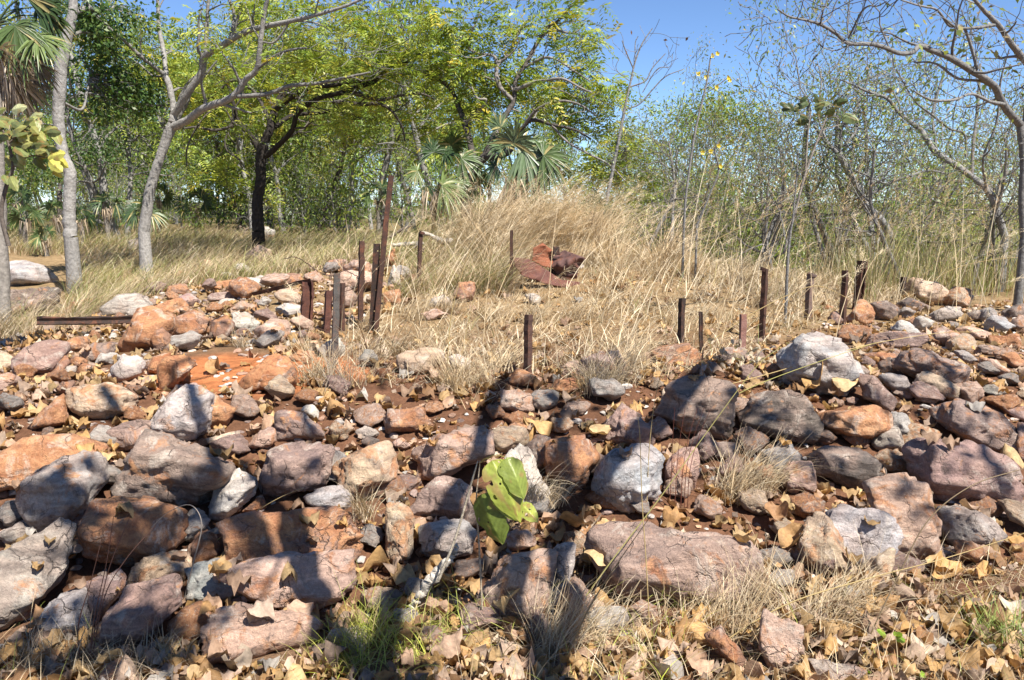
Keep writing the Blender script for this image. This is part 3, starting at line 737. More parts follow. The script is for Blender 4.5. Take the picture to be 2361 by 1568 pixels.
def stone(u, v, px):
    g = hit(u, v)
    m = g[1] / F
    s = px * m
    k = rs.integers(len(small_shapes))
    me, V = small_shapes[k]
    ck = KEYS[rs.integers(len(KEYS))]
    o = bpy.data.objects.new("stone", me); COL.objects.link(o)
    o.location = (g[0], g[1], g[2] + s * rs.uniform(.12, .3))
    rz = rs.uniform(0, 6.28); rx, ry = rs.uniform(-.35, .35, 2)
    o.rotation_euler = (rx, ry, rz)
    o.scale = (s, s * rs.uniform(.8, 1.1), s * rs.uniform(.7, 1.1))
    kk = STONE[ck]; gg = rs.uniform(.72, 1.05)
    o.color = (kk[0] * gg, kk[1] * gg, kk[2] * gg, float(np.clip(kk[3] + rs.uniform(-.15, .15), 0, 1)))
    bpy_m = np.array(o.matrix_basis)
    splat(V @ bpy_m[:3, :3].T + np.array(o.location))
    # label from the nearest big rock
    dd = [((u - a) / (c + 8)) ** 2 + ((v - b) / (d + 8)) ** 2 for a, b, c, d, _ in HERO]
    size = "small" if px > 38 else "tiny"
    for j in np.argsort(dd):
        a, b, c, d, lab = HERO[j]
        du, dv = (u - a) / (c + 1), (v - b) / (d + 1)
        rel = ("right of" if du > 0 else "left of") if abs(du) > abs(dv) else ("just below" if dv > 0 else "just above")
        L = f"{size} {WORD[ck]} stone {rel} {lab}"
        if len(L.split()) > 16: L = f"{WORD[ck]} stone {rel} {lab}"
        if L not in used_labels: break
    used_labels.add(L)
    tag(o, L, "stone", "small stones filling the gaps of the rubble")
    placed.append((u, v, px))
BARE = np.array([(430, 815), (560, 795), (690, 840), (690, 915), (560, 915), (430, 890)])
RIDGE = np.array([(250, 690), (430, 640), (560, 600), (900, 590), (955, 640), (800, 740), (700, 800), (420, 800), (300, 790)])
RIGHT = np.array([(1650, 880), (1850, 780), (2000, 720), (2361, 705), (2361, 960), (2050, 920), (1800, 960)])
for want, zone, lo_, hi_, gap in ((110, PILE, 85, 160, .29), (80, RIDGE, 48, 100, .30), (55, RIGHT, 55, 120, .32), (50, PILE, 25, 60, .42)):
    n0 = len(placed); tries = 0
    while len(placed) - n0 < want and tries < 9000:
        tries += 1
        u = rs.uniform(0, 2361); v = rs.uniform(590, 1500)
        if not inpoly(np.array([u]), np.array([v]), zone)[0]: continue
        if COVER[min(int(v / 4), 391), min(int(u / 4), 589)] or inpoly(np.array([u]), np.array([v]), BARE)[0]: continue
        px = rs.uniform(lo_, hi_) * (0.6 + 0.5 * (v - 590) / 900)
        if any((u - a) ** 2 + (v - b) ** 2 < ((px + c) * gap) ** 2 for a, b, c in placed): continue
        KEYS = list("PPPTTWWOOMGR") if zone is RIDGE else (list("GGMMPPOWTRK") if zone is RIGHT else list("GGBMMRROOTTPPPWK"))
        stone(u, v, px)

# loose chips, past counting
def chips():
    r = rng_(77)
    mb = MB()
    d0, f0 = ICO[2]
    cols = np.array([(.34, .31, .29), (.28, .17, .12), (.40, .24, .15), (.44, .34, .28), (.54, .49, .44), (.22, .16, .14)])
    n = 0
    while n < 2000:
        x = r.uniform(-4.6, 5.2); y = 2.7 + 7.5 * r.random() ** 1.7
        u, v = proj(np.array([x, y, float(tz(x, y))]))
        if not (-60 < u < 2420 and inpoly(np.array([np.clip(u, 1, 2360)]), np.array([v]), PILE)[0]): continue
        n += 1
        s = r.uniform(.006, .026) * (0.8 + .05 * y)
        pl = norm(r.normal(0, 1, (7, 3)))
        dd = r.uniform(.45, 1.0, 7)
        S = (np.maximum(d0 @ pl.T / dd, 0) ** 40 + 1e-9).sum(1) ** (-1 / 40)
        V = d0 * np.minimum(S, 1.5)[:, None] * s * np.array([1.3, 1.0, .6])
        a = r.uniform(0, 6.28); ca, sa = math.cos(a), math.sin(a)
        V = V @ np.array([[ca, sa, 0], [-sa, ca, 0], [0, 0, 1]])
        mb.add(V + np.array([x, y, float(tz(x, y)) + s * .2]), f0, cols[r.integers(6)] * r.uniform(.7, 1.25))
    tag(mb.build("stone_chips", attr_mat("chips", rough=.9, nscale=60, nvar=.35, bstr=.5), smooth=False), kind="stuff")
chips()
# close pin holes of the height map
for _ in range(2):
    A = H.copy()
    for dx, dy in ((1, 0), (-1, 0), (0, 1), (0, -1)):
        A = np.maximum(A, np.roll(np.roll(H, dx, 1), dy, 0))
    er = A.copy()
    for dx, dy in ((1, 0), (-1, 0), (0, 1), (0, -1)):
        er = np.minimum(er, np.roll(np.roll(A, dx, 1), dy, 0))
    H = np.maximum(H, er)
# ------------------------------------------------------------------ steel posts, bars, wire, wreck
def section(kind, w):
    t = w * 0.13
    if kind == 'Y':
        P = []
        for a in (90, 210, 330):
            a = math.radians(a); e = np.array([math.cos(a), math.sin(a)]); q = np.array([-e[1], e[0]])
            L = w * .58
            P += [e * L - q * t, e * L + q * t]
            b = a + math.radians(60); P.append(np.array([math.cos(b), math.sin(b)]) * t * 1.3)
        return np.array(P)
    if kind == 'L':
        h = w / 2; t *= 1.6
        return np.array([(-h, -h), (h, -h), (h, -h + t), (-h + t, -h + t), (-h + t, h), (-h, h)])
    h = w / 2; t *= 1.4                                           # H beam
    return np.array([(-h, -h), (-h + t, -h), (-h + t, -t / 2), (h - t, -t / 2), (h - t, -h), (h, -h), (h, h), (h - t, h), (h - t, t / 2),
                     (-h + t, t / 2), (-h + t, h), (-h, h)])
def extrude(mb, sec, p0, p1, turn, col, n=16, seed=0, bend=0.0, side=None):
    r = rng_(seed)
    p0, p1 = np.asarray(p0, float), np.asarray(p1, float)
    ax = norm(p1 - p0)
    ref = np.array([1.0, 0, 0]) if abs(ax[0]) < .8 else np.array([0, 1.0, 0])
    b = norm(np.cross(ax, ref)); a = np.cross(b, ax)
    c, s = math.cos(turn), math.sin(turn)
    e1, e2 = a * c + b * s, -a * s + b * c
    k = len(sec)
    t = np.linspace(0, 1, n)
    ctr = p0 + (p1 - p0) * t[:, None] + (np.sin(t * math.pi) * bend)[:, None] * (a if side is None else side)
    S = sec[None] * (1 + 0.07 * r.normal(0, 1, (n, k, 1)))
    ctr = ctr + np.cumsum(r.normal(0, .0016, (n, 3)), 0) * np.linspace(0, 1, n)[:, None]
    v = ctr[:, None] + S[..., :1] * e1 + S[..., 1:] * e2
    i = np.arange(n - 1)[:, None] * k; j = np.arange(k)[None]; j2 = (j + 1) % k
    f = np.stack([i + j, i + j2, i + k + j2, i + k + j], -1).reshape(-1, 4)
    mb.add(v.reshape(-1, 3), f, col)
    mb.add(v[-1], np.arange(k)[None], col); mb.add(v[0], np.arange(k)[::-1][None], col)

DK = (.038, .026, .022); BR = (.058, .032, .025); PK = (.22, .12, .10); GY = (.085, .078, .072); RD = (.085, .038, .03)
# top, bottom, width (picture units), section, turn, colour, label
POSTS = [
 ((708, 648), (704, 745), 30, 'H', .35, RD, "broad red-brown H-section post with a bar leaning on it"),
 ((757, 667), (750, 768), 18, 'L', .5, RD, "rusted angle post between the broad post and grey posts"),
 ((774, 628), (770, 828), 17, 'L', .3, GY, "tall grey steel angle post in front of the others"),
 ((786, 652), (787, 765), 13, 'L', .9, BR, "grey-brown post touching the tall grey angle post"),
 ((832, 556), (830, 745), 14, 'L', .4, BR, "thin brown post with wire wound round its middle"),
 ((897, 403), (862, 768), 14, 'L', .25, BR, "tallest leaning rust-brown post above the rubble ridge"),
 ((972, 535), (964, 668), 10, 'L', .4, BR, "slim rusty post leaning beside straw near the fallen branch"),
 ((1181, 533), (1178, 672), 8, 'Y', .2, BR, "thin faded post just left of the crumpled rusty metal"),
 ((1218, 722), (1216, 870), 18, 'L', .75, (.07, .04, .032), "stout square post alone in front of the straw"),
 ((1572, 689), (1568, 805), 14, 'L', .6, DK, "dark post standing above the wide layered brown rock"),
 ((1619, 714), (1617, 842), 12, 'Y', .3, DK, "dark notched post right of the wide layered rock"),
 ((1712, 725), (1713, 812), 16, 'L', .1, PK, "short pinkish flat-topped post in straw"),
 ((1761, 620), (1757, 785), 14, 'L', .8, BR, "tall dark post with flared top in straw"),
 ((1871, 633), (1862, 735), 15, 'L', .5, (.14, .10, .085), "faded brown post with bent top in tall stalks"),
 ((1949, 625), (1942, 750), 14, 'L', .7, BR, "dark leaning post left of the widest right-hand post"),
 ((1986, 600), (1975, 715), 20, 'H', .5, BR, "wide dark brown post before the green grass"),
 ((2083, 636), (2080, 690), 12, 'L', .4, DK, "short black post against the perched tan boulder"),
]
for i, (tp, bt, w, kind, turn, col, lab) in enumerate(POSTS):
    g = hit(*bt)
    m = g[1] / F
    bp = g - np.array([0, 0, .12]); top = pt(tp[0], tp[1], g[1] + .02)
    mb = MB()
    extrude(mb, section(kind, w * m * .82), bp, top, turn, col, seed=i)
    if i in (6, 12, 13):                                           # flared, torn tops
        extrude(mb, section('L', w * m * 1.0), top - np.array([0, 0, .02]), top + np.array([.01, 0, .006]), turn, col, n=3, seed=i)
    o = mb.build("steel_post", M_RUST, smooth=False, loc=tuple(g))
    tag(o, lab, "post", "rusted steel posts in the rubble")
# the black post with punched holes: a web with real gaps and a side flange
g = hit(856, 768); m = g[1] / F
top = pt(869, 562, g[1]); bot = g - np.array([0, 0, .1])
mb = MB()
ax = top - bot
def bar(a, b, x0, x1, y0, y1):
    rt = np.array([1.0, 0, 0]); fw = np.array([0, 1.0, 0])
    q = [bot + ax * t + rt * x * m + fw * y * m for t in (a, b) for x, y in ((x0, y0), (x1, y0), (x1, y1), (x0, y1))]
    mb.add(q, [[0, 3, 2, 1], [4, 5, 6, 7], [0, 1, 5, 4], [1, 2, 6, 5], [2, 3, 7, 6], [3, 0, 4, 7]], DK)
bar(0, 1, -8, 0.8, -1, 1.4)
bar(0, 1, 4.2, 8, -1, 1.4)
hs = [0.34, 0.55, 0.755, 0.93]
prev = 0
for h in hs + [1.02]:
    bar(prev, min(h - .007, 1), 0.8, 4.2, -1, 1.4); prev = h + .007
bar(0, 1, -8, -6, 1.4, 9)
tag(mb.build("steel_post", M_RUST, smooth=False, loc=tuple(g)), "black punched post with a row of small holes", "post", "rusted steel posts in the rubble")

def beam(p0, p1, kind, w, col, lab, turn=0.0, seed=0, name="steel_bar", bend=0.0):
    mb = MB(); extrude(mb, section(kind, w), p0, p1, turn, col, seed=seed, bend=bend)
    return tag(mb.build(name, M_RUST, smooth=False, loc=tuple(p0)), lab, "bar")
Y0 = hit(300, 775)[1]
beam(pt(86, 740, Y0 + .1), pt(345, 737, Y0 + .3), 'Y', 17 * Y0 / F, DK, "black steel bar jutting level from the pile over grass", .5, 3)
Yp = hit(704, 745)[1]
beam(pt(585, 677, Yp + .35), pt(716, 645, Yp - .02), 'L', 9 * Yp / F, BR, "thin rusted bar sloping down from the broad post", .2, 4, bend=.02)

def wire(pts, Y, rad, lab, seed=0):
    q = np.array([pt(u, v, Y + dy) for u, v, dy in pts])
    q = smoothline(q, 10 * len(q))
    r = rng_(seed)
    q += 0.004 * r.normal(0, 1, q.shape)
    mb = MB(); tube(mb, q, rad, 5, (.06, .04, .035))
    tag(mb.build("wire", M_RUST), lab, "wire")
zA = lambda x, y: (576.4 + .2206 * x, 518.8 + .2206 * y)
wire([(*zA(345, 360), .5), (*zA(470, 335), .5), (*zA(600, 400), .3), (*zA(700, 480), .1), (*zA(860, 528), 0), (*zA(1000, 480), 0), (*zA(1150, 560), 0)], Yp, .0035, "long loose wire looping above the ridge to the posts", 1)
wire([(*zA(650, 690), 0), (*zA(800, 690), 0), (*zA(960, 700), 0), (*zA(1150, 640), 0), (*zA(1300, 600), 0), (*zA(1420, 490), 0)], Yp, .0035, "wire strung between the brown posts", 2)
wire([(*zA(960, 1330), -.5), (*zA(880, 1180), -.5), (*zA(720, 1080), -.5), (*zA(600, 1180), -.5), (*zA(480, 1260), -.5), (*zA(350, 1240), -.5)], Yp, .003, "curl of wire lying on the white stone by posts", 3)
for (u, v, Yd, lab) in ((832, 648, Yp, "coil of wire wound round the thin brown post"), (774, 705, Yp - .4, "coil of wire on the tall grey angle post"), (970, 580, 9.4, "coil of wire on the slim rusty post")):
    c = pt(u, v, Yd); a = np.linspace(0, 2 * math.pi * 4, 60); r = rng_(int(u))
    q = c + np.stack([np.cos(a) * .035, np.sin(a) * .035, np.linspace(-.035, .035, 60) + .006 * r.normal(0, 1, 60)], 1)
    mb = MB(); tube(mb, q, .003, 4, (.05, .035, .03)); tag(mb.build("wire", M_RUST), lab, "wire")

def sheet(txt, Y, seed, depth, name, parent, col, n=26, fold=(1.0, .4), push=0.0):
    """a torn, buckled steel sheet with its own thickness"""
    P2 = TL(5, txt); c = P2.mean(0); m = Y / F
    r = rng_(seed); o = r.uniform(0, 30, 2)
    bm = bmesh.new()
    vs = []
    dens = []
    for k in range(len(P2)):
        a, b = P2[k], P2[(k + 1) % len(P2)]
        for t in np.linspace(0, 1, 5, endpoint=False): dens.append(a + (b - a) * t)
    for q in dens: vs.append(bm.verts.new((q[0], q[1], 0)))
    bm.faces.new(vs)
    bmesh.ops.triangulate(bm, faces=bm.faces[:])
    for _ in range(3):
        bmesh.ops.subdivide_edges(bm, edges=[e for e in bm.edges if e.calc_length() > 5], cuts=1, use_grid_fill=False)
        bmesh.ops.triangulate(bm, faces=bm.faces[:])
    v = np.array([x.co[:] for x in bm.verts]); f = np.array([[q.index for q in x.verts] for x in bm.faces])
    bm.free()
    du, dv = (v[:, 0] - c[0]) / 40, (v[:, 1] - c[1]) / 40
    cr = np.abs(n2(du, dv, .8, seed, 1)) + .5 * np.abs(n2(du, dv, 2.2, seed + 5, 1))
    z = depth * (fold[0] * du + fold[1] * np.abs(dv + .3 * du)) + depth * 2.0 * cr - depth * .8 * dv
    W3 = np.array([pt(a, b, Y + push + q) for a, b, q in zip(v[:, 0], v[:, 1], z)])
    mb = MB(); mb.add(W3, f, col)
    ob = mb.build(name, M_RUST, parent)
    so = ob.modifiers.new("thickness", 'SOLIDIFY'); so.thickness = .008; so.offset = 0
    return ob
Yw = hit(1265, 668)[1]
wr = empty("metal_wreck", hit(1265, 668))
RW = (.115, .052, .042); RO = (.21, .075, .04)
def place(ob):
    ob.matrix_parent_inverse = wr.matrix_basis.inverted(); return ob
place(sheet("1185,225 1290,235 1400,300 1520,380 1650,395 1650,450 1540,430 1400,405 1250,350 1200,290", Yw, 1, .10, "torn_sheet", wr, RW))
place(sheet("1318,250 1325,160 1390,125 1465,180 1460,300 1390,285", Yw, 2, .07, "curled_plate", wr, RO, push=.18))
place(sheet("1385,195 1470,215 1540,175 1690,230 1640,300 1625,370 1500,350 1440,270", Yw, 3, .16, "buckled_sheet", wr, (.105, .058, .052), fold=(-.5, 1.0), push=.1))
place(sheet("1462,148 1508,150 1512,208 1466,205", Yw, 4, .03, "bent_tab", wr, DK, push=.2))
place(sheet("1440,290 1500,330 1630,350 1620,420 1540,410 1430,350", Yw, 5, .05, "inner_plate", wr, (.05, .025, .02), push=.35))
tag(wr, "crumpled rust-red sheet metal wreck lying in the straw", "scrap metal")

# ------------------------------------------------------------------ fallen wood
def log(pts, rads, Y, lab, name="fallen_branch", col=(.42, .38, .33), dy=None, seed=0, extra=()):
    def lay(p):
        out = []
        for q in p: out.append(pt(q[0], q[1], Y + (q[2] if len(q) > 2 else 0)))
        return np.array(out)
    r = rng_(seed)
    mb = MB()
    q, rr = smoothline(lay(pts), 8 * len(pts), np.array(rads) * Y / F)
    tube(mb, q + .004 * r.normal(0, 1, q.shape), rr * (1 + .12 * r.normal(0, 1, len(rr))), 8, col)
    for pts2, rads2 in extra:
        q, rr = smoothline(lay(pts2), 8 * len(pts2), np.array(rads2) * Y / F)
        tube(mb, q, rr, 6, col)
    return tag(mb.build(name, M_WOOD, loc=tuple(q[0])), lab, "branch")
log([(968, 537), (990, 541), (1020, 556), (1040, 553)], [5, 4, 7, 6], 10.2, "bleached forked branch resting in straw by slim post", seed=1, extra=[([(975, 540), (965, 560), (955, 572)], [4, 4, 3])])
log([(905, 566), (940, 563), (975, 562)], [4, 5, 4], 10.6, "grey fallen limb lying low on the ridge top", seed=2)
log([(1185, 546), (1205, 550), (1225, 552)], [4, 6, 4], 10.5, "short bleached log behind the crumpled metal", seed=3)
log([(900, 548), (925, 530), (950, 520)], [4, 3, 2], 11.2, "dark dead stick leaning in ridge grass", col=(.14, .11, .09), seed=4)
Ys = hit(950, 1425)[1]
log([(950, 1400), (985, 1350), (1015, 1312), (1045, 1278), (1052, 1255)], [9, 13, 11, 8, 4], Ys, "weathered grey stick among foreground leaves", seed=5)
# ------------------------------------------------------------------ leaves on the ground
def leaf_proto(seed, lob=0.12):
    r = rng_(seed)
    nu, nv = 7, 5
    t = np.linspace(0, 1, nu)
    wd = np.sin(np.clip(t * .97 + .03, 0, 1) ** r.uniform(.6, 1.1) * math.pi) ** .75 * r.uniform(.30, .46)
    wd = wd * (1 + lob * r.normal(0, 1, nu)); wd[0] = .02; wd[-1] = .03
    s = np.linspace(-1, 1, nv)
    X = np.repeat(t[:, None], nv, 1) - .5; Yv = wd[:, None] * s[None]
    Z = r.uniform(.4, 1.5) * Yv ** 2 * r.choice([1, 1, -1]) * 2.2 + r.uniform(-.6, .9) * (X ** 2) * 1.1 + .11 * r.normal(0, 1, X.shape)
    Yv = Yv * (1 - .25 * np.abs(Z))
    v = np.stack([X, Yv, Z], -1).reshape(-1, 3)
    i = np.arange(nu - 1)[:, None] * nv; j = np.arange(nv - 1)[None]
    f = np.stack([i + j, i + j + 1, i + nv + j + 1, i + nv + j], -1).reshape(-1, 4)
    return v, f
LEAVES = [leaf_proto(200 + k) for k in range(14)]
LCOL = np.array([(.45, .28, .12), (.42, .28, .14), (.48, .34, .18), (.37, .22, .10), (.40, .27, .19), (.46, .34, .26), (.29, .165, .085), (.27, .20, .16), (.52, .43, .34), (.42, .39, .36)])
LP = np.array([.14, .13, .14, .12, .13, .12, .08, .06, .05, .03])
def rotm(rx, ry, rz):
    n = len(rz); cx, sx, cy, sy, cz, sz = np.cos(rx), np.sin(rx), np.cos(ry), np.sin(ry), np.cos(rz), np.sin(rz)
    M = np.zeros((n, 3, 3))
    M[:, 0, 0] = cz * cy; M[:, 0, 1] = cz * sy * sx - sz * cx; M[:, 0, 2] = cz * sy * cx + sz * sx
    M[:, 1, 0] = sz * cy; M[:, 1, 1] = sz * sy * sx + cz * cx; M[:, 1, 2] = sz * sy * cx - cz * sx
    M[:, 2, 0] = -sy; M[:, 2, 1] = cy * sx; M[:, 2, 2] = cy * cx
    return M
def litter():
    r = rng_(5)
    n = 21000
    y = 2.2 + 8.3 * r.random(n) ** 1.5
    x = r.uniform(-1, 1, n) * (1.0 + .68 * y)
    g = tz(x, y); h = hmap(x, y)
    up = h - g
    u, v = proj(np.stack([x, y, g], 1))
    inp = inpoly(u, v, PILE) | (v > 1380)
    straw = inpoly(u, v, STRAW)
    keep = np.where(up > .035, r.random(n) < .03, True) & np.where(inp | straw, True, r.random(n) < .10) & np.where(straw, r.random(n) < np.interp(v, [780, 880], [.25, .85]), True)
    bare = inpoly(u, v, BARE)
    keep &= np.where(bare, r.random(n) < .08, True)
    keep &= r.random(n) < np.clip(.55 + .9 * n2(x, y, 1.6, 21), .15, 1) + .25 * (v > 1200)
    x, y, h, up = x[keep], y[keep], h[keep], up[keep]
    n = len(x)
    size = r.uniform(.025, .11, n) * np.where(r.random(n) < .15, 1.25, 1) * np.where(y > 5, .9, 1)
    tilt = np.where(up > .035, .12, .28)
    M = rotm(r.normal(0, 1, n) * tilt, r.normal(0, 1, n) * tilt, r.uniform(0, 6.28, n))
    col = LCOL[r.choice(len(LCOL), n, p=LP)] * r.uniform(.55, 1.1, (n, 1)) * [1, .97, .93]
    k = r.integers(0, len(LEAVES), n)
    mb = MB()
    for q in range(len(LEAVES)):
        s = np.where(k == q)[0]
        if not len(s): continue
        V, f = LEAVES[q]
        P = np.einsum('nij,kj->nki', M[s], V) * size[s][:, None, None]
        P[..., 2] -= P[..., 2].min(1)[:, None] * .75
        P += np.stack([x[s], y[s], h[s] + .002], 1)[:, None]
        F_ = (f[None] + (np.arange(len(s)) * len(V))[:, None, None]).reshape(-1, 4)
        mb.add(P.reshape(-1, 3), F_, np.repeat(col[s], len(V), 0))
    # crumbs and torn scraps
    m = 16000
    y = 2.2 + 7 * r.random(m) ** 1.6; x = r.uniform(-1, 1, m) * (1.0 + .66 * y)
    u, v = proj(np.stack([x, y, tz(x, y)], 1))
    k = (inpoly(u, v, PILE) | (v > 1380) | inpoly(u, v, STRAW)) & ((hmap(x, y) - tz(x, y)) < .04) & ~inpoly(u, v, BARE)
    x, y = x[k], y[k]; m = len(x)
    M = rotm(r.normal(0, .35, m), r.normal(0, .35, m), r.uniform(0, 6.28, m))
    q = np.array([(-.5, -.3, 0), (.45, -.4, .1), (.5, .35, -.05), (-.35, .4, .12)])
    P = np.einsum('nij,kj->nki', M, q) * r.uniform(.008, .035, m)[:, None, None] + np.stack([x, y, hmap(x, y) + .004], 1)[:, None]
    mb.add(P.reshape(-1, 3), np.arange(m * 4).reshape(-1, 4), np.repeat(LCOL[r.choice(len(LCOL), m, p=LP)] * r.uniform(.5, 1.15, (m, 1)), 4, 0))
    tag(mb.build("leaf_litter", M_LITTER), kind="stuff")
STRAW = np.array([(960, 640), (1080, 540), (1350, 540), (1800, 620), (1990, 690), (1860, 760), (1640, 850), (1500, 880), (1260, 950), (1000, 950), (850, 880), (760, 800)])
litter()

# the biggest dry leaves one can pick out
def big_leaves():
    r = rng_(9)
    spots = [(1330, 1275, 110, 3, "large curled straw-yellow dry leaf above the long mauve boulder"), (1470, 1350, 115, 2, "large ochre dry leaf standing against the long mauve boulder"),
             (1395, 1365, 105, 2, "broad yellowish dry leaf left of the standing ochre leaf"), (1020, 1370, 80, 0, "big ochre leaf curled beside the weathered stick"),
             (1170, 1455, 105, 2, "pale tan dry leaf under the pinkish boulder"), (1605, 1500, 90, 0, "wrinkled golden leaf at the bottom right of centre"),
             (1560, 1190, 70, 6, "dark tan leaf beneath red stems"), (2320, 1090, 90, 2, "yellow curled leaf by the massive red-purple boulder"),
             (2225, 1235, 85, 4, "pinkish dry leaf on the low grey rock"), (2175, 1330, 95, 0, "ochre leaf pile leaf right of two-toned rock"),
             (1830, 1290, 85, 3, "brown leaf with bright rim left of the tan shoulder"), (1790, 1225, 75, 6, "folded brown leaf below the arching grass"),
             (130, 1340, 95, 3, "golden brown leaf on the scratched grey slab"), (180, 1320, 60, 5, "pink-tan leaf beside golden brown leaf"),
             (600, 1500, 95, 5, "tan leaf under the reddish pink block"), (690, 1470, 80, 4, "long tan leaf at the red block's right"),
             (1245, 1000, 75, 0, "tall orange-brown leaf standing right of rose-grey wedge"), (1380, 1020, 70, 2, "pale yellow leaf left of brown boulder"),
             (1880, 925, 80, 0, "twisted ochre leaf under the huge rock"), (1945, 930, 70, 2, "pale leaf right of the twisted ochre leaf"),
             (500, 860, 55, 3, "curled leaf lying on the bare orange soil"), (2172, 1460, 85, 9, "pale mint-grey leaf in the lower right litter"),
             (2330, 1430, 80, 8, "whitish leaf at the lower right edge"), (1030, 1530, 100, 4, "pinkish brown leaf at the bottom centre"),
             (860, 1330, 95, 0, "ochre leaf beside the egg-shaped stone"), (940, 1360, 70, 5, "rose-brown leaf beside the weathered stick's upper end"),
             (330, 1480, 85, 3, "dull ochre leaf in shade at lower left"), (1850, 1540, 70, 2, "pale gold leaf near the bottom grey-brown rock"),
             (85, 1490, 70, 6, "brown leaf in shade at far lower left"), (770, 965, 70, 3, "ochre leaf below dusky mauve rock")]
    for (u, v, px, c, lab) in spots:
        g = hit(u, v)
        V, f = LEAVES[r.integers(len(LEAVES))]
        s = px * g[1] / F
        M = rotm(*[np.array([q]) for q in (r.normal(.25, .3), r.normal(0, .3), r.uniform(0, 6.28))])[0]
        P = V @ M.T * s
        z = float(hmap(np.array([g[0]]), np.array([g[1]]))[0])
        z = min(z, g[2] + .08)
        P[:, 2] -= P[:, 2].min() * .8
        mb = MB(); mb.add(P + np.array([g[0], g[1], z + .004]), f, LCOL[c] * r.uniform(.9, 1.15))
        o = mb.build("dry_leaf", M_LITTER, loc=(g[0], g[1], z))
        o.modifiers.new("smooth", 'SUBSURF').levels = 1
        o.modifiers["smooth"].render_levels = 1
        tag(o, lab, "leaf", "big dry leaves in the litter")
big_leaves()

# ------------------------------------------------------------------ grass
def blades(mb, base, head, a0, a1, L, w, col, segs=5, rng=None, twist=None):
    n = len(base)
    t = np.linspace(0, 1, segs + 1)
    ang = a0[:, None] + (a1 - a0)[:, None] * (t[None, :-1] + .5 / segs)
    dz = np.cumsum(np.cos(ang) * L[:, None] / segs, 1); dh = np.cumsum(np.sin(ang) * L[:, None] / segs, 1)
    dz = np.concatenate([np.zeros((n, 1)), dz], 1); dh = np.concatenate([np.zeros((n, 1)), dh], 1)
    hx, hy = np.cos(head)[:, None], np.sin(head)[:, None]
    tw = (rng.uniform(-1.2, 1.2, n) if twist is None else twist)
    sx, sy = np.cos(head + math.pi / 2 + tw)[:, None], np.sin(head + math.pi / 2 + tw)[:, None]
    W = w[:, None] * (1 - t[None] ** 1.6 * .9) * .5
    C = np.stack([base[:, :1] + hx * dh, base[:, 1:2] + hy * dh, base[:, 2:3] + dz], -1)
    S = np.stack([sx * W, sy * W, W * .15], -1)
    V = np.stack([C - S, C + S], 2).reshape(n, -1, 3)
    k = 2 * (segs + 1)
    q = np.arange(segs) * 2
    f = np.stack([q, q + 1, q + 3, q + 2], 1)
    mb.add(V.reshape(-1, 3), (f[None] + (np.arange(n) * k)[:, None, None]).reshape(-1, 4), np.repeat(col, k, 0))
    return C
STRAWC = np.array([(.57, .455, .295), (.51, .395, .245), (.66, .56, .40), (.43, .315, .19), (.50, .42, .29), (.33, .24, .15)])
GREENC = np.array([(.24, .26, .085), (.31, .30, .11), (.18, .22, .07), (.40, .35, .15)])
def pick(pal, n, r, v=.2): return pal[r.integers(0, len(pal), n)] * r.uniform(1 - v, 1 + v, (n, 1))
def ground_z(x, y):
    ins = (x > HX0) & (x < HX1) & (y > HY0) & (y < HY1)
    return np.where(ins, hmap(x, y), tz(x, y))

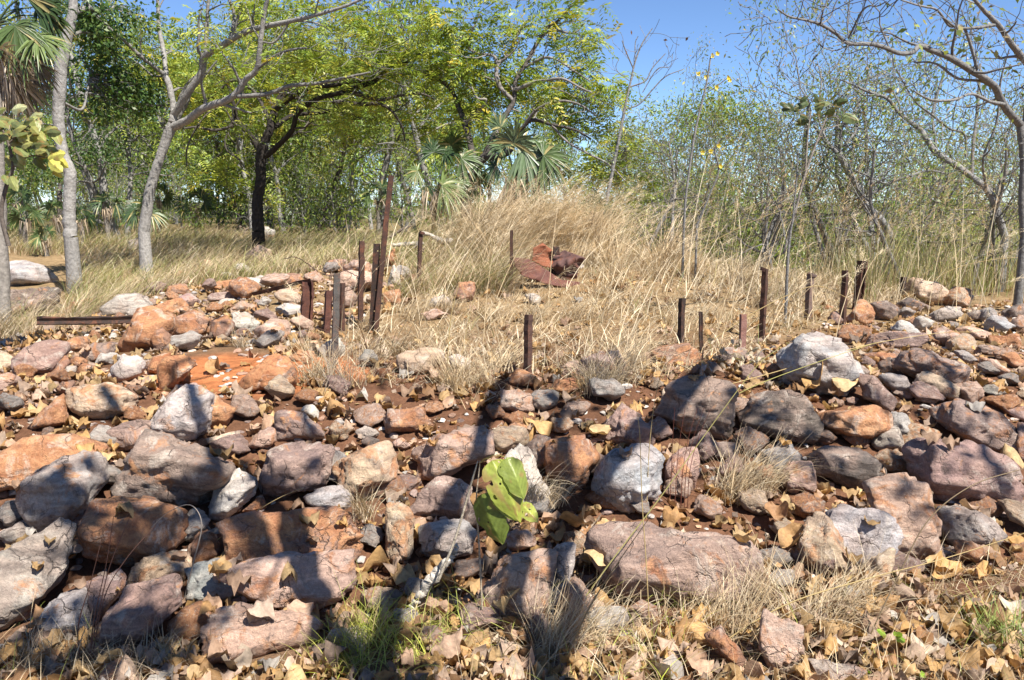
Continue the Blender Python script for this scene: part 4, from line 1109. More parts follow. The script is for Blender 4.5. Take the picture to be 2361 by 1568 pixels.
def straw_field():
    r = rng_(61)
    mb = MB()
    n = 78000
    x = r.uniform(-2.4, 6.5, n); y = 4.4 + 8.2 * r.random(n) ** 1.15
    g = tz(x, y)
    u, v = proj(np.stack([x, y, g], 1))
    k = (inpoly(u, v, STRAW) | ((y > 9) & (x > -.9) & (x < 4.8)))
    k &= ~((hmap(x, y) - g > .05) & (r.random(n) < .85))
    cl = n2(x, y, 2.2, 33)
    k &= r.random(n) < np.clip(.62 + 2.2 * cl, .10, 1)
    x, y = x[k], y[k]; n = len(x); cl = cl[k]
    z = ground_z(x, y) - .01
    flat = r.random(n) < .6
    a0 = np.where(flat, r.uniform(.5, 1.2, n), r.uniform(.05, .6, n)); a1 = np.where(flat, r.uniform(1.1, 1.9, n), r.uniform(.5, 1.7, n))
    mound = np.exp(-((x - .3) / 1.8) ** 2 - ((y - 10.8) / 1.6) ** 2)
    L = r.uniform(.10, .33, n) * np.interp(y, [5, 8, 9.5, 12], [.75, .8, 1, 1]) * (1 + 1.0 * mound + .5 * np.clip(cl, -.3, .5)) * np.where(y < 7, .8, 1)
    head = np.where(r.random(n) < .25, r.normal(.3, .7, n), r.uniform(0, 6.28, n))
    uu, vv = proj(np.stack([x, y, z], 1))
    L = np.where((uu > 1165) & (uu < 1365) & (vv > 600) & (vv < 735), L * .4, L)
    c = pick(STRAWC, n, r, .3) * (1 + .6 * n2(x, y, 1.3, 35)[:, None])
    c = np.where((r.random(n) < .05)[:, None], pick(GREENC, n, r), c)
    acc = r.random(n) < .10
    c = np.where(acc[:, None], np.array([.70, .60, .43]) * r.uniform(.75, 1.1, (n, 1)), c * r.uniform(.7, 1.05, (n, 1)))
    blades(mb, np.stack([x, y, z], 1), head, a0, a1, L * np.where(acc, 1.35, 1), r.uniform(.003, .006, n) * (.7 + y / 16) * np.where(acc, 1.7, 1), c, 5, r)
    # tall arching stalks with loose seed heads
    n = 420
    x = r.uniform(-1.6, 5.6, n); y = r.uniform(6.2, 12, n)
    m = r.random(n) < .5
    x = np.where(m, r.normal(.2, .9, n), x); y = np.where(m, r.normal(10.4, .8, n), y)
    z = ground_z(x, y)
    L = r.uniform(.6, 1.25, n)
    head = r.normal(.15, .8, n)
    C = blades(mb, np.stack([x, y, z], 1), head, r.uniform(.05, .5, n), r.uniform(.6, 1.5, n), L, r.uniform(.004, .007, n), pick(STRAWC[:3], n, r), 8, r)
    for i in range(n):
        if r.random() < .62:
            e = C[i, -3:]
            k = 34
            b = e[0] + (e[-1] - e[0]) * r.random((k, 1)) + r.normal(0, .008, (k, 3))
            blades(mb, b, head[i] + r.normal(0, .8, k), r.uniform(.7, 1.3, k), r.uniform(1.5, 2.4, k), r.uniform(.05, .14, k), r.uniform(.0025, .004, k), pick(STRAWC[[0, 2, 4]], k, r), 2, r)
    # ragged clumps
    for i in range(150):
        if i < 70: cx, cy = r.normal(.2, .62), r.normal(10.3, .7)
        else: cx, cy = r.uniform(-1.5, 5), r.uniform(5.4, 11.5)
        g = float(tz(cx, cy)); u_, v_ = proj(np.array([cx, cy, g]))
        if i >= 70 and not inpoly(np.array([u_]), np.array([v_]), STRAW)[0]: continue
        k = r.integers(60, 150)
        hgt = (r.uniform(.65, 1.2) if i < 70 else r.uniform(.2, .42))
        if 1165 < u_ < 1365 and 600 < v_ < 735: hgt *= .4
        lean = r.normal(.1, .5)
        b = np.stack([cx + r.normal(0, .06, k), cy + r.normal(0, .06, k), np.full(k, g - .02)], 1)
        hd = np.where(r.random(k) < .65, r.normal(lean, .5, k), r.uniform(0, 6.28, k))
        Lk = hgt * r.uniform(.5, 1.1, k)
        cc = pick(STRAWC, k, r) * r.uniform(.8, 1.15)
        C = blades(mb, b, hd, r.uniform(.05, .45, k), r.uniform(.7, 2.0, k), Lk, r.uniform(.0035, .0065, k) * np.where(r.random(k) < .2, 1.6, 1), cc, 7, r)
        if i < 70:
            for j in np.where(r.random(k) < .12)[0]:
                e = C[j, -3:]; q = 22
                bb = e[0] + (e[-1] - e[0]) * r.random((q, 1)) + r.normal(0, .006, (q, 3))
                blades(mb, bb, hd[j] + r.normal(0, .8, q), r.uniform(.7, 1.4, q), r.uniform(1.5, 2.4, q), r.uniform(.05, .13, q), r.uniform(.0022, .0035, q), pick(STRAWC[[0, 2, 4]] * [1, .93, .85], q, r), 2, r)
    tag(mb.build("dry_grass", M_GRASS), kind="stuff")
straw_field()

def slope_grass():
    r = rng_(62)
    mb = MB()
    n = 95000
    y = 8.2 + 17 * r.random(n) ** 1.6
    x = r.uniform(-.62, .02, n) * y - .2
    g = tz(x, y)
    u, v = proj(np.stack([x, y, g], 1))
    k = ~(inpoly(u, v - 26, PILE) & inpoly(u, v, PILE) & (y < 10.6)) & ~((hmap(x, y) - g > .06) & (y < 12.5))
    k &= ~((x < -4.5) & (y < 12) & (r.random(n) < .45)) & ~((u < 150) & (v > 590) & (v < 760))
    cl = n2(x, y, 1.1, 41)
    k &= r.random(n) < np.clip(.65 + 1.4 * cl, .1, 1)
    x, y = x[k], y[k]; n = len(x); cl = cl[k]
    z = ground_z(x, y)
    L = r.uniform(.18, .62, n) * (.85 + 1.0 * cl + .008 * y)
    head = np.where(r.random(n) < .3, r.uniform(0, 6.28, n), r.normal(.1, .6, n) + 1.4 * n2(x, y, .6, 46))
    gr = np.clip(.42 + 1.5 * n2(x, y, .8, 44), 0, 1)
    c = np.where((r.random(n) < gr)[:, None], pick(GREENC, n, r), pick(STRAWC, n, r) * .95)
    blades(mb, np.stack([x, y, z], 1), head, r.uniform(.1, .7, n), r.uniform(.9, 1.8, n), L, r.uniform(.004, .007, n) * (.6 + y / 18), c, 5, r)
    tag(mb.build("wind_bent_grass", M_GRASS), kind="stuff")
slope_grass()

def tall_grass():
    r = rng_(63)
    mb = MB()
    n = 15000
    y = 8.8 + 8 * r.random(n) ** 1.3
    x = (.12 + .56 * r.random(n)) * y + .3
    g = tz(x, y)
    u, v = proj(np.stack([x, y, g], 1))
    k = ~inpoly(u, v, PILE) & (v > 430) & ~inpoly(u, v, STRAW) & ~((u > 2020) & (y < 9.9))
    wt = sstep(1500, 2150, u)
    k &= r.random(n) < .25 + .75 * wt
    x, y, wt = x[k], y[k], wt[k]; n = len(x)
    z = ground_z(x, y)
    L = r.uniform(.25, .95, n) * (.62 + .38 * wt) * (1 + 1.1 * n2(x, y, .9, 71))
    head = r.normal(.2, 1.6, n)
    c = np.where((r.random(n) < .25 + .5 * wt)[:, None], pick(GREENC, n, r), pick(STRAWC, n, r))
    blades(mb, np.stack([x, y, z], 1), head, r.uniform(.0, .25, n), r.uniform(.15, 1.1, n), L, r.uniform(.004, .0075, n), c, 5, r)
    # stems with drooping heads
    n = 420
    y = r.uniform(8.8, 14, n); x = (.2 + .46 * r.random(n)) * y
    z = ground_z(x, y); L = r.uniform(.9, 1.75, n); head = r.normal(.2, 1.0, n)
    C = blades(mb, np.stack([x, y, z], 1), head, r.uniform(0, .25, n), r.uniform(.2, .9, n), L, r.uniform(.004, .007, n), pick(np.concatenate([STRAWC[:3], GREENC[3:]]), n, r), 7, r)
    for i in range(n):
        e = C[i, -3:]; k = 18
        b = e[0] + (e[-1] - e[0]) * r.random((k, 1)) + r.normal(0, .006, (k, 3))
        blades(mb, b, head[i] + r.normal(0, .7, k), r.uniform(.4, 1., k), r.uniform(.9, 2., k), r.uniform(.05, .12, k), r.uniform(.003, .005, k), pick(np.array([(.40, .28, .17), (.5, .38, .22)]), k, r), 2, r)
    tag(mb.build("tall_grass", M_GRASS), kind="stuff")
tall_grass()

def fore_grass():
    """thin grass strewn through the foreground litter"""
    r = rng_(64)
    mb = MB()
    n = 30000
    y = 2.3 + 2.0 * r.random(n) ** 1.2; x = r.uniform(-1, 1, n) * (.66 * y + .2)
    u, v = proj(np.stack([x, y, tz(x, y)], 1))
    lim = np.interp(u, [0, 700, 760, 1200, 1300, 2361], [1480, 1500, 1400, 1430, 1400, 1300])
    k = (v > lim) & (r.random(n) < np.clip(.35 + 2.2 * n2(x, y, 3.0, 50), .05, 1) * np.interp(u, [0, 600, 900, 1300, 2361], [.5, .35, .9, 1, .8]))
    x, y, u = x[k], y[k], u[k]; n = len(x)
    z = hmap(x, y)
    z = np.minimum(z, tz(x, y) + .05)
    gz = np.exp(-((u - 800) / 150) ** 2) * .75 + np.exp(-((u - 1480) / 160) ** 2) * .4 + np.exp(-((u - 1010) / 140) ** 2) * .5 + .08
    c = np.where((r.random(n) < gz)[:, None], pick(np.array([(.36, .42, .08), (.44, .46, .12), (.30, .33, .08)]), n, r), pick(STRAWC, n, r))
    fl = r.random(n) < .7
    blades(mb, np.stack([x, y, z], 1), r.uniform(0, 6.28, n), np.where(fl, r.uniform(1.1, 1.5, n), r.uniform(.1, .7, n)), np.where(fl, r.uniform(1.3, 1.8, n), r.uniform(.7, 1.7, n)),
           r.uniform(.07, .26, n), r.uniform(.0018, .0034, n), c, 5, r)
    tag(mb.build("foreground_grass", M_GRASS), kind="stuff")
fore_grass()

def tuft(u, v, n, hgt, spread, lab, pal, seed, lean=None, lift=0.0, w=(.0022, .0042), drop=1.0, name="grass_tuft"):
    r = rng_(seed)
    g = hit(u, v)
    z = max(g[2], min(float(hmap(np.array([g[0]]), np.array([g[1]]))[0]), g[2] + .12)) + lift - .02
    b = np.stack([g[0] + r.normal(0, spread, n), g[1] + r.normal(0, spread, n), np.full(n, z)], 1)
    head = r.uniform(0, 6.28, n) if lean is None else np.where(r.random(n) < .7, r.normal(lean, .6, n), r.uniform(0, 6.28, n))
    mb = MB()
    blades(mb, b, head, r.uniform(.05, .6, n), r.uniform(.6, 2.3, n) * drop, hgt * r.uniform(.45, 1.1, n), r.uniform(*w, n), pick(pal, n, r), 7, r)
    tag(mb.build(name, M_GRASS, loc=(g[0], g[1], z)), lab, "grass tuft", "grass tufts between the rocks")
YG = np.array([(.40, .45, .07), (.48, .46, .12), (.33, .37, .07), (.52, .42, .18)])
GG = np.array([(.17, .25, .06), (.25, .32, .08), (.36, .36, .12)])
DG = np.array([(.40, .33, .23), (.33, .28, .22), (.48, .38, .24), (.25, .21, .17)])
tuft(1690, 1150, 260, .42, .045, "large straw tuft arching over rocks at right of centre", STRAWC, 1, 0.3)
tuft(1760, 1130, 160, .36, .04, "straw tuft hanging beside the large arching tuft", STRAWC, 2, 0.0)
tuft(1370, 905, 260, .48, .05, "grey-based tussock above the purple-red rock", DG, 3)
tuft(1420, 890, 160, .50, .05, "straw tussock right of the grey-based tussock", STRAWC, 4, 0.2)
tuft(1050, 900, 240, .46, .05, "pale straw tuft in front of the chalk white stone", STRAWC, 5)
tuft(1110, 890, 150, .42, .05, "thin straw tuft left of the stout square post", STRAWC, 6, 2.6)
tuft(740, 880, 220, .40, .06, "dead grass tuft by the crumbly orange lump", STRAWC, 7)
tuft(790, 900, 170, .38, .06, "greyish dead tuft right of the orange lump", DG, 8)
tuft(560, 800, 110, .24, .04, "short dead tuft on the orange soil bank", DG, 9)
tuft(700, 815, 140, .26, .05, "straw tuft below the white stone at the posts", STRAWC, 10)
tuft(840, 1270, 130, .26, .025, "dry tuft hanging left of the egg-shaped stone", STRAWC, 11, -1.6, .05)
tuft(1215, 1275, 170, .24, .035, "dead tuft drooping over the pinkish boulder", np.array([(.5, .4, .28), (.58, .48, .33), (.42, .33, .24)]), 12, -1.4, .17, drop=1.25)
tuft(1275, 1180, 120, .22, .03, "small straw tuft right of the green leaves", STRAWC, 13, 0.4)
tuft(790, 1535, 230, .20, .05, "bright yellow-green tuft at the bottom left of centre", YG, 14)
tuft(845, 1500, 160, .19, .05, "thin yellow-green tuft behind the bright one", YG, 15)
tuft(960, 1490, 180, .20, .07, "sparse yellowish tuft below the weathered stick", YG, 16)
tuft(2340, 1500, 240, .24, .05, "dark green spiky tuft at the lower right edge", GG, 17)
tuft(2290, 1470, 110, .2, .05, "thin green tuft left of the dark green one", GG, 18)
tuft(1270, 1510, 260, .30, .05, "dense straw tuft at the bottom centre", STRAWC, 19, 0.6)
tuft(1350, 1480, 200, .30, .06, "straw tuft arching right from the bottom centre", STRAWC, 20, 0.2)
tuft(1480, 1520, 200, .18, .09, "low greenish straw tuft in the bottom litter", np.concatenate([YG, STRAWC]), 21)
tuft(1900, 1440, 220, .32, .06, "straw tuft under the dark triangular rock", STRAWC, 22, 0.0)
tuft(1960, 1400, 130, .28, .05, "fine straw tuft at the foot of the triangular rock", STRAWC, 23, 0.3)
tuft(1700, 1460, 150, .36, .05, "upright straw tuft in the right foreground", STRAWC, 24, 0.5, drop=.7)
tuft(1780, 1420, 120, .34, .05, "loose straw tuft beside the small purple stone", STRAWC, 25, 2.4)
tuft(60, 1560, 150, .22, .06, "shaded dry tuft in the bottom left corner", DG, 26)
tuft(340, 1550, 200, .22, .07, "dark dead tuft at the bottom left", DG, 27)
tuft(180, 1540, 140, .22, .06, "brown dry tuft below the smooth blue-grey rock", STRAWC * .8, 28)
tuft(1600, 1450, 140, .3, .06, "straggling straw tuft right of the long mauve boulder", STRAWC, 29, 0.4)
tuft(2050, 650, 150, .55, .07, "straw tuft behind the pointed orange rock", STRAWC, 30, .2)
tuft(2010, 715, 160, .35, .08, "low straw tuft right of the pointed orange rock", STRAWC, 31)
tuft(230, 720, 160, .5, .09, "tan tuft in front of the shade-coloured boulder", STRAWC, 32, .2)
tuft(150, 760, 190, .4, .1, "low straw tuft under the level black bar", STRAWC, 33, .3)
tuft(60, 780, 170, .35, .1, "straw tuft at left edge near palm trunk", STRAWC, 34, .3)

def stalk(pts, lab, Y=None, w=.0045, col=(.55, .42, .2), heads=0, seed=0):
    """a single long grass stem given by where it runs; depth grows linearly from root to tip"""
    r = rng_(seed)
    g = hit(pts[0][0], pts[0][1])
    Y1 = g[1] + (Y or 0)
    q = [g - np.array([0, 0, .02])] + [pt(u, v, g[1] + (Y1 - g[1]) * (i + 1) / (len(pts) - 1)) for i, (u, v) in enumerate(pts[1:])]
    q, rr = smoothline(q, 8 * len(pts), np.linspace(w, w * .4, len(pts)))
    mb = MB(); tube(mb, q, rr * .6, 4, np.array(col) * r.uniform(.9, 1.1))
    if heads:
        k = heads; e = q[-8:]
        b = e[0] + (e[-1] - e[0]) * r.random((k, 1))
        blades(mb, b, r.normal(0, .9, k), r.uniform(.4, 1.2, k), r.uniform(.9, 1.8, k), r.uniform(.02, .06, k), r.uniform(.002, .004, k), pick(STRAWC, k, r), 3, r)
    tag(mb.build("grass_stalk", M_GRASS, loc=tuple(g)), lab, "grass stalk", "long single grass stalks")
stalk([(1030, 850), (1040, 730), (1060, 650), (1085, 570), (1100, 540)], "tall pale stalk bending right in the middle straw", seed=1, w=.006)
stalk([(1060, 840), (1085, 720), (1110, 650), (1180, 610)], "second pale stalk leaning right in the middle straw", seed=2)
stalk([(1490, 1200), (1500, 1000), (1530, 850), (1600, 800)], "pale stalk rising before the thick-shadow boulder", seed=3, w=.004)
stalk([(1310, 1420), (1420, 1280), (1520, 1150), (1620, 1010), (1740, 850), (1800, 800)], "long greenish stalk crossing the right rubble", seed=4, w=.006, col=(.40, .36, .14))
stalk([(1500, 1480), (1490, 1300), (1480, 1150), (1475, 1000), (1465, 930)], "upright straw stalk over the blue-grey boulder", seed=5, w=.004)
stalk([(1290, 1540), (1360, 1400), (1430, 1290), (1500, 1190)], "thick dry stem angled across the long mauve boulder", seed=6, w=.006, col=(.33, .24, .13))
stalk([(1990, 1490), (2070, 1330), (2140, 1200), (2240, 1120), (2361, 1080)], "brown stalk curving across the two-toned rock", seed=7, w=.006, col=(.28, .21, .13))
stalk([(1620, 1500), (1800, 1400), (1980, 1340), (2170, 1290), (2361, 1230)], "straw stalk lying across the right foreground", seed=8, w=.005)
stalk([(1600, 900), (1780, 860), (1980, 800), (2150, 770), (2250, 765)], "long straw stalk across the grooved slab", seed=9, w=.005)
stalk([(1590, 960), (1740, 890), (1900, 830), (2020, 790)], "greenish straw stalk in front of the huge rock", seed=10, w=.005, col=(.45, .42, .15))
stalk([(2110, 690), (2130, 660), (2200, 620), (2280, 600), (2361, 592)], "tan stalk arching right over the perched boulder", seed=11, w=.008)
stalk([(1640, 780), (1740, 720), (1830, 675), (1890, 660), (1960, 690)], "bowed straw stalk between the right posts", seed=12, w=.007)
stalk([(1850, 720), (1870, 600), (1830, 500), (1810, 420)], "tall straw stalk leaning left near faded post", seed=13, w=.006, heads=14)
stalk([(2050, 660), (2080, 560), (2160, 480), (2250, 430), (2310, 410)], "tall stalk reaching right above green grass", seed=14, w=.007, heads=16)
stalk([(1560, 620), (1640, 560), (1760, 500), (1900, 455)], "long stalk sweeping right before grey trees", seed=15, w=.007, heads=10)
stalk([(430, 1290), (560, 1200), (640, 1150), (700, 1125)], "thin straw stalk across the brown slab's top", seed=16, w=.0035)
stalk([(760, 1230), (820, 1200), (900, 1165)], "bent straw stalk on the slab's right end", seed=17, w=.0035)
for i, (a, b, c, d_) in enumerate([((205, 1545), (215, 1440), (245, 1300), (262, 1190)), ((195, 1545), (230, 1400), (255, 1300), (300, 1190)), ((205, 1540), (240, 1380), (290, 1290), (360, 1210)), ((190, 1550), (180, 1450), (210, 1340), (235, 1240))]):
    stalk([a, b, c, d_], ["reddish twig rising from the lower left grass", "forked reddish twig beside the smooth rock", "long thin twig leaning over the lower left rocks", "short dark twig at the lower left"][i], seed=30 + i, w=.004, col=(.17, .09, .07))
for i, du in enumerate((0, 14, -12, 30, 22)):
    stalk([(1555 + du, 1180), (1560 + du, 1090), (1568 + du * 1.4, 1010), (1580 + du * 2, 940)], ["red-brown stem in the clump above long mauve boulder", "second stem of the red-brown clump", "leftmost stem of the red-brown clump", "rightmost stem of the red-brown clump", "thin stem inside the red-brown clump"][i], seed=40 + i, w=.004, col=(.16, .055, .04))
stalk([(420, 1390), (445, 1300), (465, 1210), (440, 1165), (390, 1180), (350, 1215)], "grey twig hooped over the lower left rocks", seed=50, w=.005, col=(.30, .26, .23))
# ------------------------------------------------------------------ trees
def wiggle(p, d, L, n, r, wob=.18, up=.0):
    out = [np.array(p, float)]; d = np.array(d, float)
    for _ in range(n):
        d = d + r.normal(0, wob, 3); d[2] += up; d = d / np.linalg.norm(d)
        out.append(out[-1] + d * (L / n))
    return np.array(out)
def perp(d, r):
    a = np.cross(d, r.normal(0, 1, 3)); return a / (np.linalg.norm(a) + 1e-9)

class Tree:
    def __init__(s, seed): s.r = rng_(seed); s.lines = []; s.tips = []
    def limb(s, pts, rad, n=None):
        n = n or 7 * len(pts)
        q, rr = smoothline(pts, n, np.asarray(rad, float))
        r = s.r
        jit = r.normal(0, 1, q.shape) * rr[:, None] * .05; jit[0] = 0
        q = q + jit
        s.lines.append((q, rr)); return q, rr
    def grow(s, p, d, L, rad, lev, fork=3, wob=.2, up=.02, tipn=2, spread=.8):
        r = s.r
        n = 5 if lev > 0 else 4
        q = wiggle(p, d, L, n, r, wob, up)
        rr = np.linspace(rad, rad * .45, n + 1)
        s.lines.append((q, rr))
        if lev == 0:
            s.tips += [q[-1], q[-2]][:tipn]; return
        for k in range(fork):
            i = r.integers(2, n + 1) if k else n
            dd = norm(q[i] - q[i - 1])
            nd = norm(dd * r.uniform(.5, 1.0) + perp(dd, r) * spread * r.uniform(.5, 1.2) + np.array([0, 0, up * 4]))
            s.grow(q[i], nd, L * r.uniform(.5, .8), max(rr[i] * r.uniform(.5, .75), .003), lev - 1, fork, wob, up, tipn, spread)
    def twigs_on(s, q, rr, step, L, lev, fork=2, start=.25, up=.03, wob=.22, tipn=2, spread=.8):
        r = s.r
        d = np.concatenate([[0], np.cumsum(np.linalg.norm(np.diff(q, axis=0), axis=1))])
        t = d[-1] * start
        while t < d[-1]:
            i = min(int(np.searchsorted(d, t)), len(q) - 1); i = max(i, 1)
            dd = norm(q[i] - q[i - 1])
            nd = norm(dd * r.uniform(.3, .9) + perp(dd, r) * r.uniform(.5, 1.1) + np.array([0, 0, up * 6]))
            s.grow(q[i], nd, L * r.uniform(.6, 1.3), min(rr[i] * .5, .02 + .01 * lev), lev, fork, wob, up, tipn, spread)
            t += step * r.uniform(.6, 1.5)
    def wood(s, name, mat, col, parent, sides=None, minrad=.0035):
        mb = MB(); r = s.r
        for q, rr in s.lines:
            sd = 10 if rr[0] > .07 else (7 if rr[0] > .025 else (5 if rr[0] > .01 else 3))
            c = np.array(col) if np.ndim(col) == 1 else np.array(col[0]) * (rr.mean() > .03) + np.array(col[1]) * (rr.mean() <= .03)
            tube(mb, q, np.maximum(rr, minrad), sd, c * r.uniform(.85, 1.15), cap=rr[0] > .02)
        return mb.build(name, mat, parent)

def leafspray(mb, sites, r, per=14, length=(.22, .38), size=(.08, .12), aspect=.3, pal=None, pw=None, droop=.35, cvar=.22, var=.15):
    """pinnate leaves: leaflets set in two ranks along a drooping rachis, a few leaves to every twig end"""
    sites = np.asarray(sites, float)
    sites = np.repeat(sites, 3, 0) + r.normal(0, .05, (len(sites) * 3, 3))
    n = len(sites)
    d = norm(r.normal(0, 1, (n, 3)) * [1, 1, .6] + np.array([0, 0, .1]))
    s = norm(np.cross(d, np.array([0, 0, 1.0]) + r.normal(0, .35, (n, 3))))
    Ln = r.uniform(*length, n)
    h = per // 2
    t = (np.arange(h) + .8) / h
    C = sites[:, None] + d[:, None] * (Ln[:, None] * t)[..., None] + np.array([0, 0, -1.0]) * (Ln[:, None] * droop * t ** 2)[..., None]
    dr = norm(d[:, None] + np.array([0, 0, -1.0]) * (2 * droop * t)[None, :, None])
    B = []; Dv = []
    for sg in (-1, 1):
        B.append(C); Dv.append(norm(dr * .55 + sg * s[:, None] * 1.0 + r.normal(0, .12, C.shape)))
    B = np.stack(B, 2).reshape(-1, 3); Dv = np.stack(Dv, 2).reshape(-1, 3); m = len(B)
    nrm = np.repeat(norm(np.cross(d, s)), h * 2, 0)
    sd = norm(np.cross(Dv, nrm + r.normal(0, .25, (m, 3))))
    L = r.uniform(*size, m)[:, None]; w = L * aspect
    V = np.stack([B, B + Dv * L * .5 + sd * w * .5, B + Dv * L + [0, 0, -.01], B + Dv * L * .5 - sd * w * .5], 1)
    c = pal[r.choice(len(pal), n, p=pw)] * r.uniform(1 - cvar, 1 + cvar, (n, 1))
    c = np.repeat(c, h * 2, 0) * r.uniform(1 - var, 1 + var, (m, 1))
    mb.add(V.reshape(-1, 3), np.arange(m * 4).reshape(-1, 4), np.repeat(c, 4, 0))

def leafcloud(mb, sites, r, per=10, spread=.16, size=(.06, .11), aspect=.3, pal=None, var=.18, droop=.25, cvar=.25, pw=None):
    sites = np.asarray(sites, float)
    n = len(sites)
    ax = norm(r.normal(0, 1, (n, 3)) + np.array([0, 0, .3]))
    S = np.repeat(sites, per, 0); A = np.repeat(ax, per, 0); m = len(S)
    off = r.normal(0, spread, (m, 3)) * np.array([1, 1, .75])
    b = S + off
    d = norm(.8 * norm(off) + .5 * A + r.normal(0, .5, (m, 3)) - np.array([0, 0, droop]))
    sd = norm(np.cross(d, r.normal(0, 1, (m, 3)) + np.array([0, 0, .8])))
    L = r.uniform(*size, m)[:, None]; w = L * aspect * r.uniform(.7, 1.2, (m, 1))
    bend = np.array([0, 0, -1.0]) * L * r.uniform(0, .25, (m, 1))
    V = np.stack([b, b + d * L * .5 + sd * w * .5, b + d * L + bend, b + d * L * .5 - sd * w * .5], 1)
    k = r.choice(len(pal), n, p=pw); kk = np.repeat(k, per)
    sw = r.random(m) < .3
    kk = np.where(sw, r.choice(len(pal), m, p=pw), kk)
    c = pal[kk] * np.repeat(r.uniform(1 - cvar, 1 + cvar, (n, 1)), per, 0) * r.uniform(1 - var, 1 + var, (m, 1))
    mb.add(V.reshape(-1, 3), np.arange(m * 4).reshape(-1, 4), np.repeat(c, 4, 0))

LG = np.array([(.24, .32, .055), (.31, .36, .06), (.38, .39, .07), (.17, .25, .05), (.52, .42, .06), (.28, .31, .07)])      # yellow-green
LGW = np.array([.26, .26, .2, .14, .06, .08])
MG = np.array([(.14, .22, .045), (.19, .26, .05), (.25, .31, .06), (.11, .17, .045), (.34, .32, .08)])
MGW = np.array([.3, .28, .2, .14, .08])
DKG = np.array([(.045, .09, .025), (.06, .115, .03), (.09, .15, .04), (.12, .17, .045)])
DKW = np.array([.3, .3, .25, .15])
OL = np.array([(.21, .27, .085), (.27, .31, .09), (.17, .24, .075), (.36, .31, .12), (.32, .23, .11)])                        # olive, part dry
OLW = np.array([.32, .25, .25, .12, .06])

def blobsites(blobs, Y, r, dens, dy=1.0):
    out = []
    for (u, v, ru, rv, *k) in blobs:
        m = Y / F
        n = max(3, int(dens * (ru * m) * (rv * m) * (k[0] if k else 1)))
        q = r.normal(0, 1, (n, 3)); q = q / np.linalg.norm(q, axis=1, keepdims=True) * r.random((n, 1)) ** .45
        c = pt(u, v, Y + (k[1] if len(k) > 1 else 0))
        out.append(c + q * np.array([ru * m, dy * .6 * (ru + rv) * m, rv * m]))
    return np.concatenate(out)
def link_twigs(t, sites, frac, r, rad=.010):
    """thin curved twigs from the nearest limb to leaf clusters"""
    P = np.concatenate([q for q, rr in t.lines]); RR = np.concatenate([rr for q, rr in t.lines])
    for s in sites[r.random(len(sites)) < frac]:
        dd = np.linalg.norm(P - s, axis=1) + .15 * r.random(len(P))
        i = int(np.argmin(dd))
        a = P[i]; L = np.linalg.norm(s - a)
        if L < .08: continue
        mid = (a + s) / 2 + r.normal(0, .12, 3) * L + np.array([0, 0, -.05 * L])
        q, rr = smoothline([a, mid, s], 7, [min(RR[i] * .7, rad * (0.6 + L)), rad * .5, rad * .3])
        t.lines.append((q, rr))

def T1P(txt, Y, tile=1):
    """limb through picture points 'x,y,r[,dy]' of a tile at distance Y"""
    P, R_ = [], []
    s = TILE[tile][2]
    for w in txt.split():
        a = [float(q) for q in w.split(",")]
        u, v = TP(tile, a[0], a[1]); y = Y + (a[3] if len(a) > 3 else 0)
        P.append(pt(u, v, y)); R_.append(a[2] * s * y / F)
    return np.array(P), np.array(R_)

def hero_tree(seed, base_uv, limbs, Y, bark, mat, lab, blobs=(), pal=LG, pw=LGW, dens=60, tw=(.35, .5, 1), size=(.06, .11), per=12, spread=.15, tipleaf=.6,
              frac=.3, aspect=.3, droop=.25, tile=1, grp=None, name="tree", tipn=2, twfork=2, leafmat=None, spray=False, back=0.0):
    t = Tree(seed); r = t.r
    hand = []
    for L in limbs:
        txt, tl = L if isinstance(L, tuple) else (L, tile)
        P, R_ = T1P(txt, Y, tl)
        hand.append(t.limb(P, R_))
    # trunk foot goes into the ground
    q0 = hand[0][0][0]
    gz = float(tz(q0[0], q0[1]))
    foot = np.array([q0[0], q0[1], min(gz - .1, q0[2] - .05)])
    t.lines.append((np.array([foot, (foot + q0) / 2 + 1e-3, q0]), np.array([hand[0][1][0] * 1.25, hand[0][1][0] * 1.08, hand[0][1][0]])))
    if tw:
        for q, rr in hand[1:]:
            t.twigs_on(q, rr, tw[0], tw[1], tw[2], fork=twfork, tipn=tipn)
    root = empty(name, tuple(foot))
    mb = MB()
    n0 = 0
    if len(blobs):
        S = blobsites([tuple(b) + ((1,) if len(b) == 4 else ()) + ((back,) if len(b) < 6 else ()) for b in blobs], Y, r, dens)
        link_twigs(t, S, frac, r)
        if spray: leafspray(mb, S, r, 14, pal=pal, pw=pw, size=size)
        else: leafcloud(mb, S, r, per, spread, size, aspect, pal, pw=pw, droop=droop)
        n0 += 1
    tips = np.array(t.tips) if t.tips else np.zeros((0, 3))
    if len(tips) and tipleaf > 0:
        tips = tips[r.random(len(tips)) < tipleaf]
        if len(tips):
            if spray: leafspray(mb, tips, r, 12, pal=pal, pw=pw, size=size)
            else: leafcloud(mb, tips, r, max(3, per // 2), spread * .8, size, aspect, pal, pw=pw, droop=droop)
            n0 += 1
    w = t.wood("trunk", mat, bark, None); place2(w, root)
    if n0: place2(mb.build("crown", leafmat or M_LEAF, None), root)
    return tag(root, lab, "tree", grp)
def place2(ob, root):
    ob.parent = root
    ob.matrix_parent_inverse = root.matrix_basis.inverted()

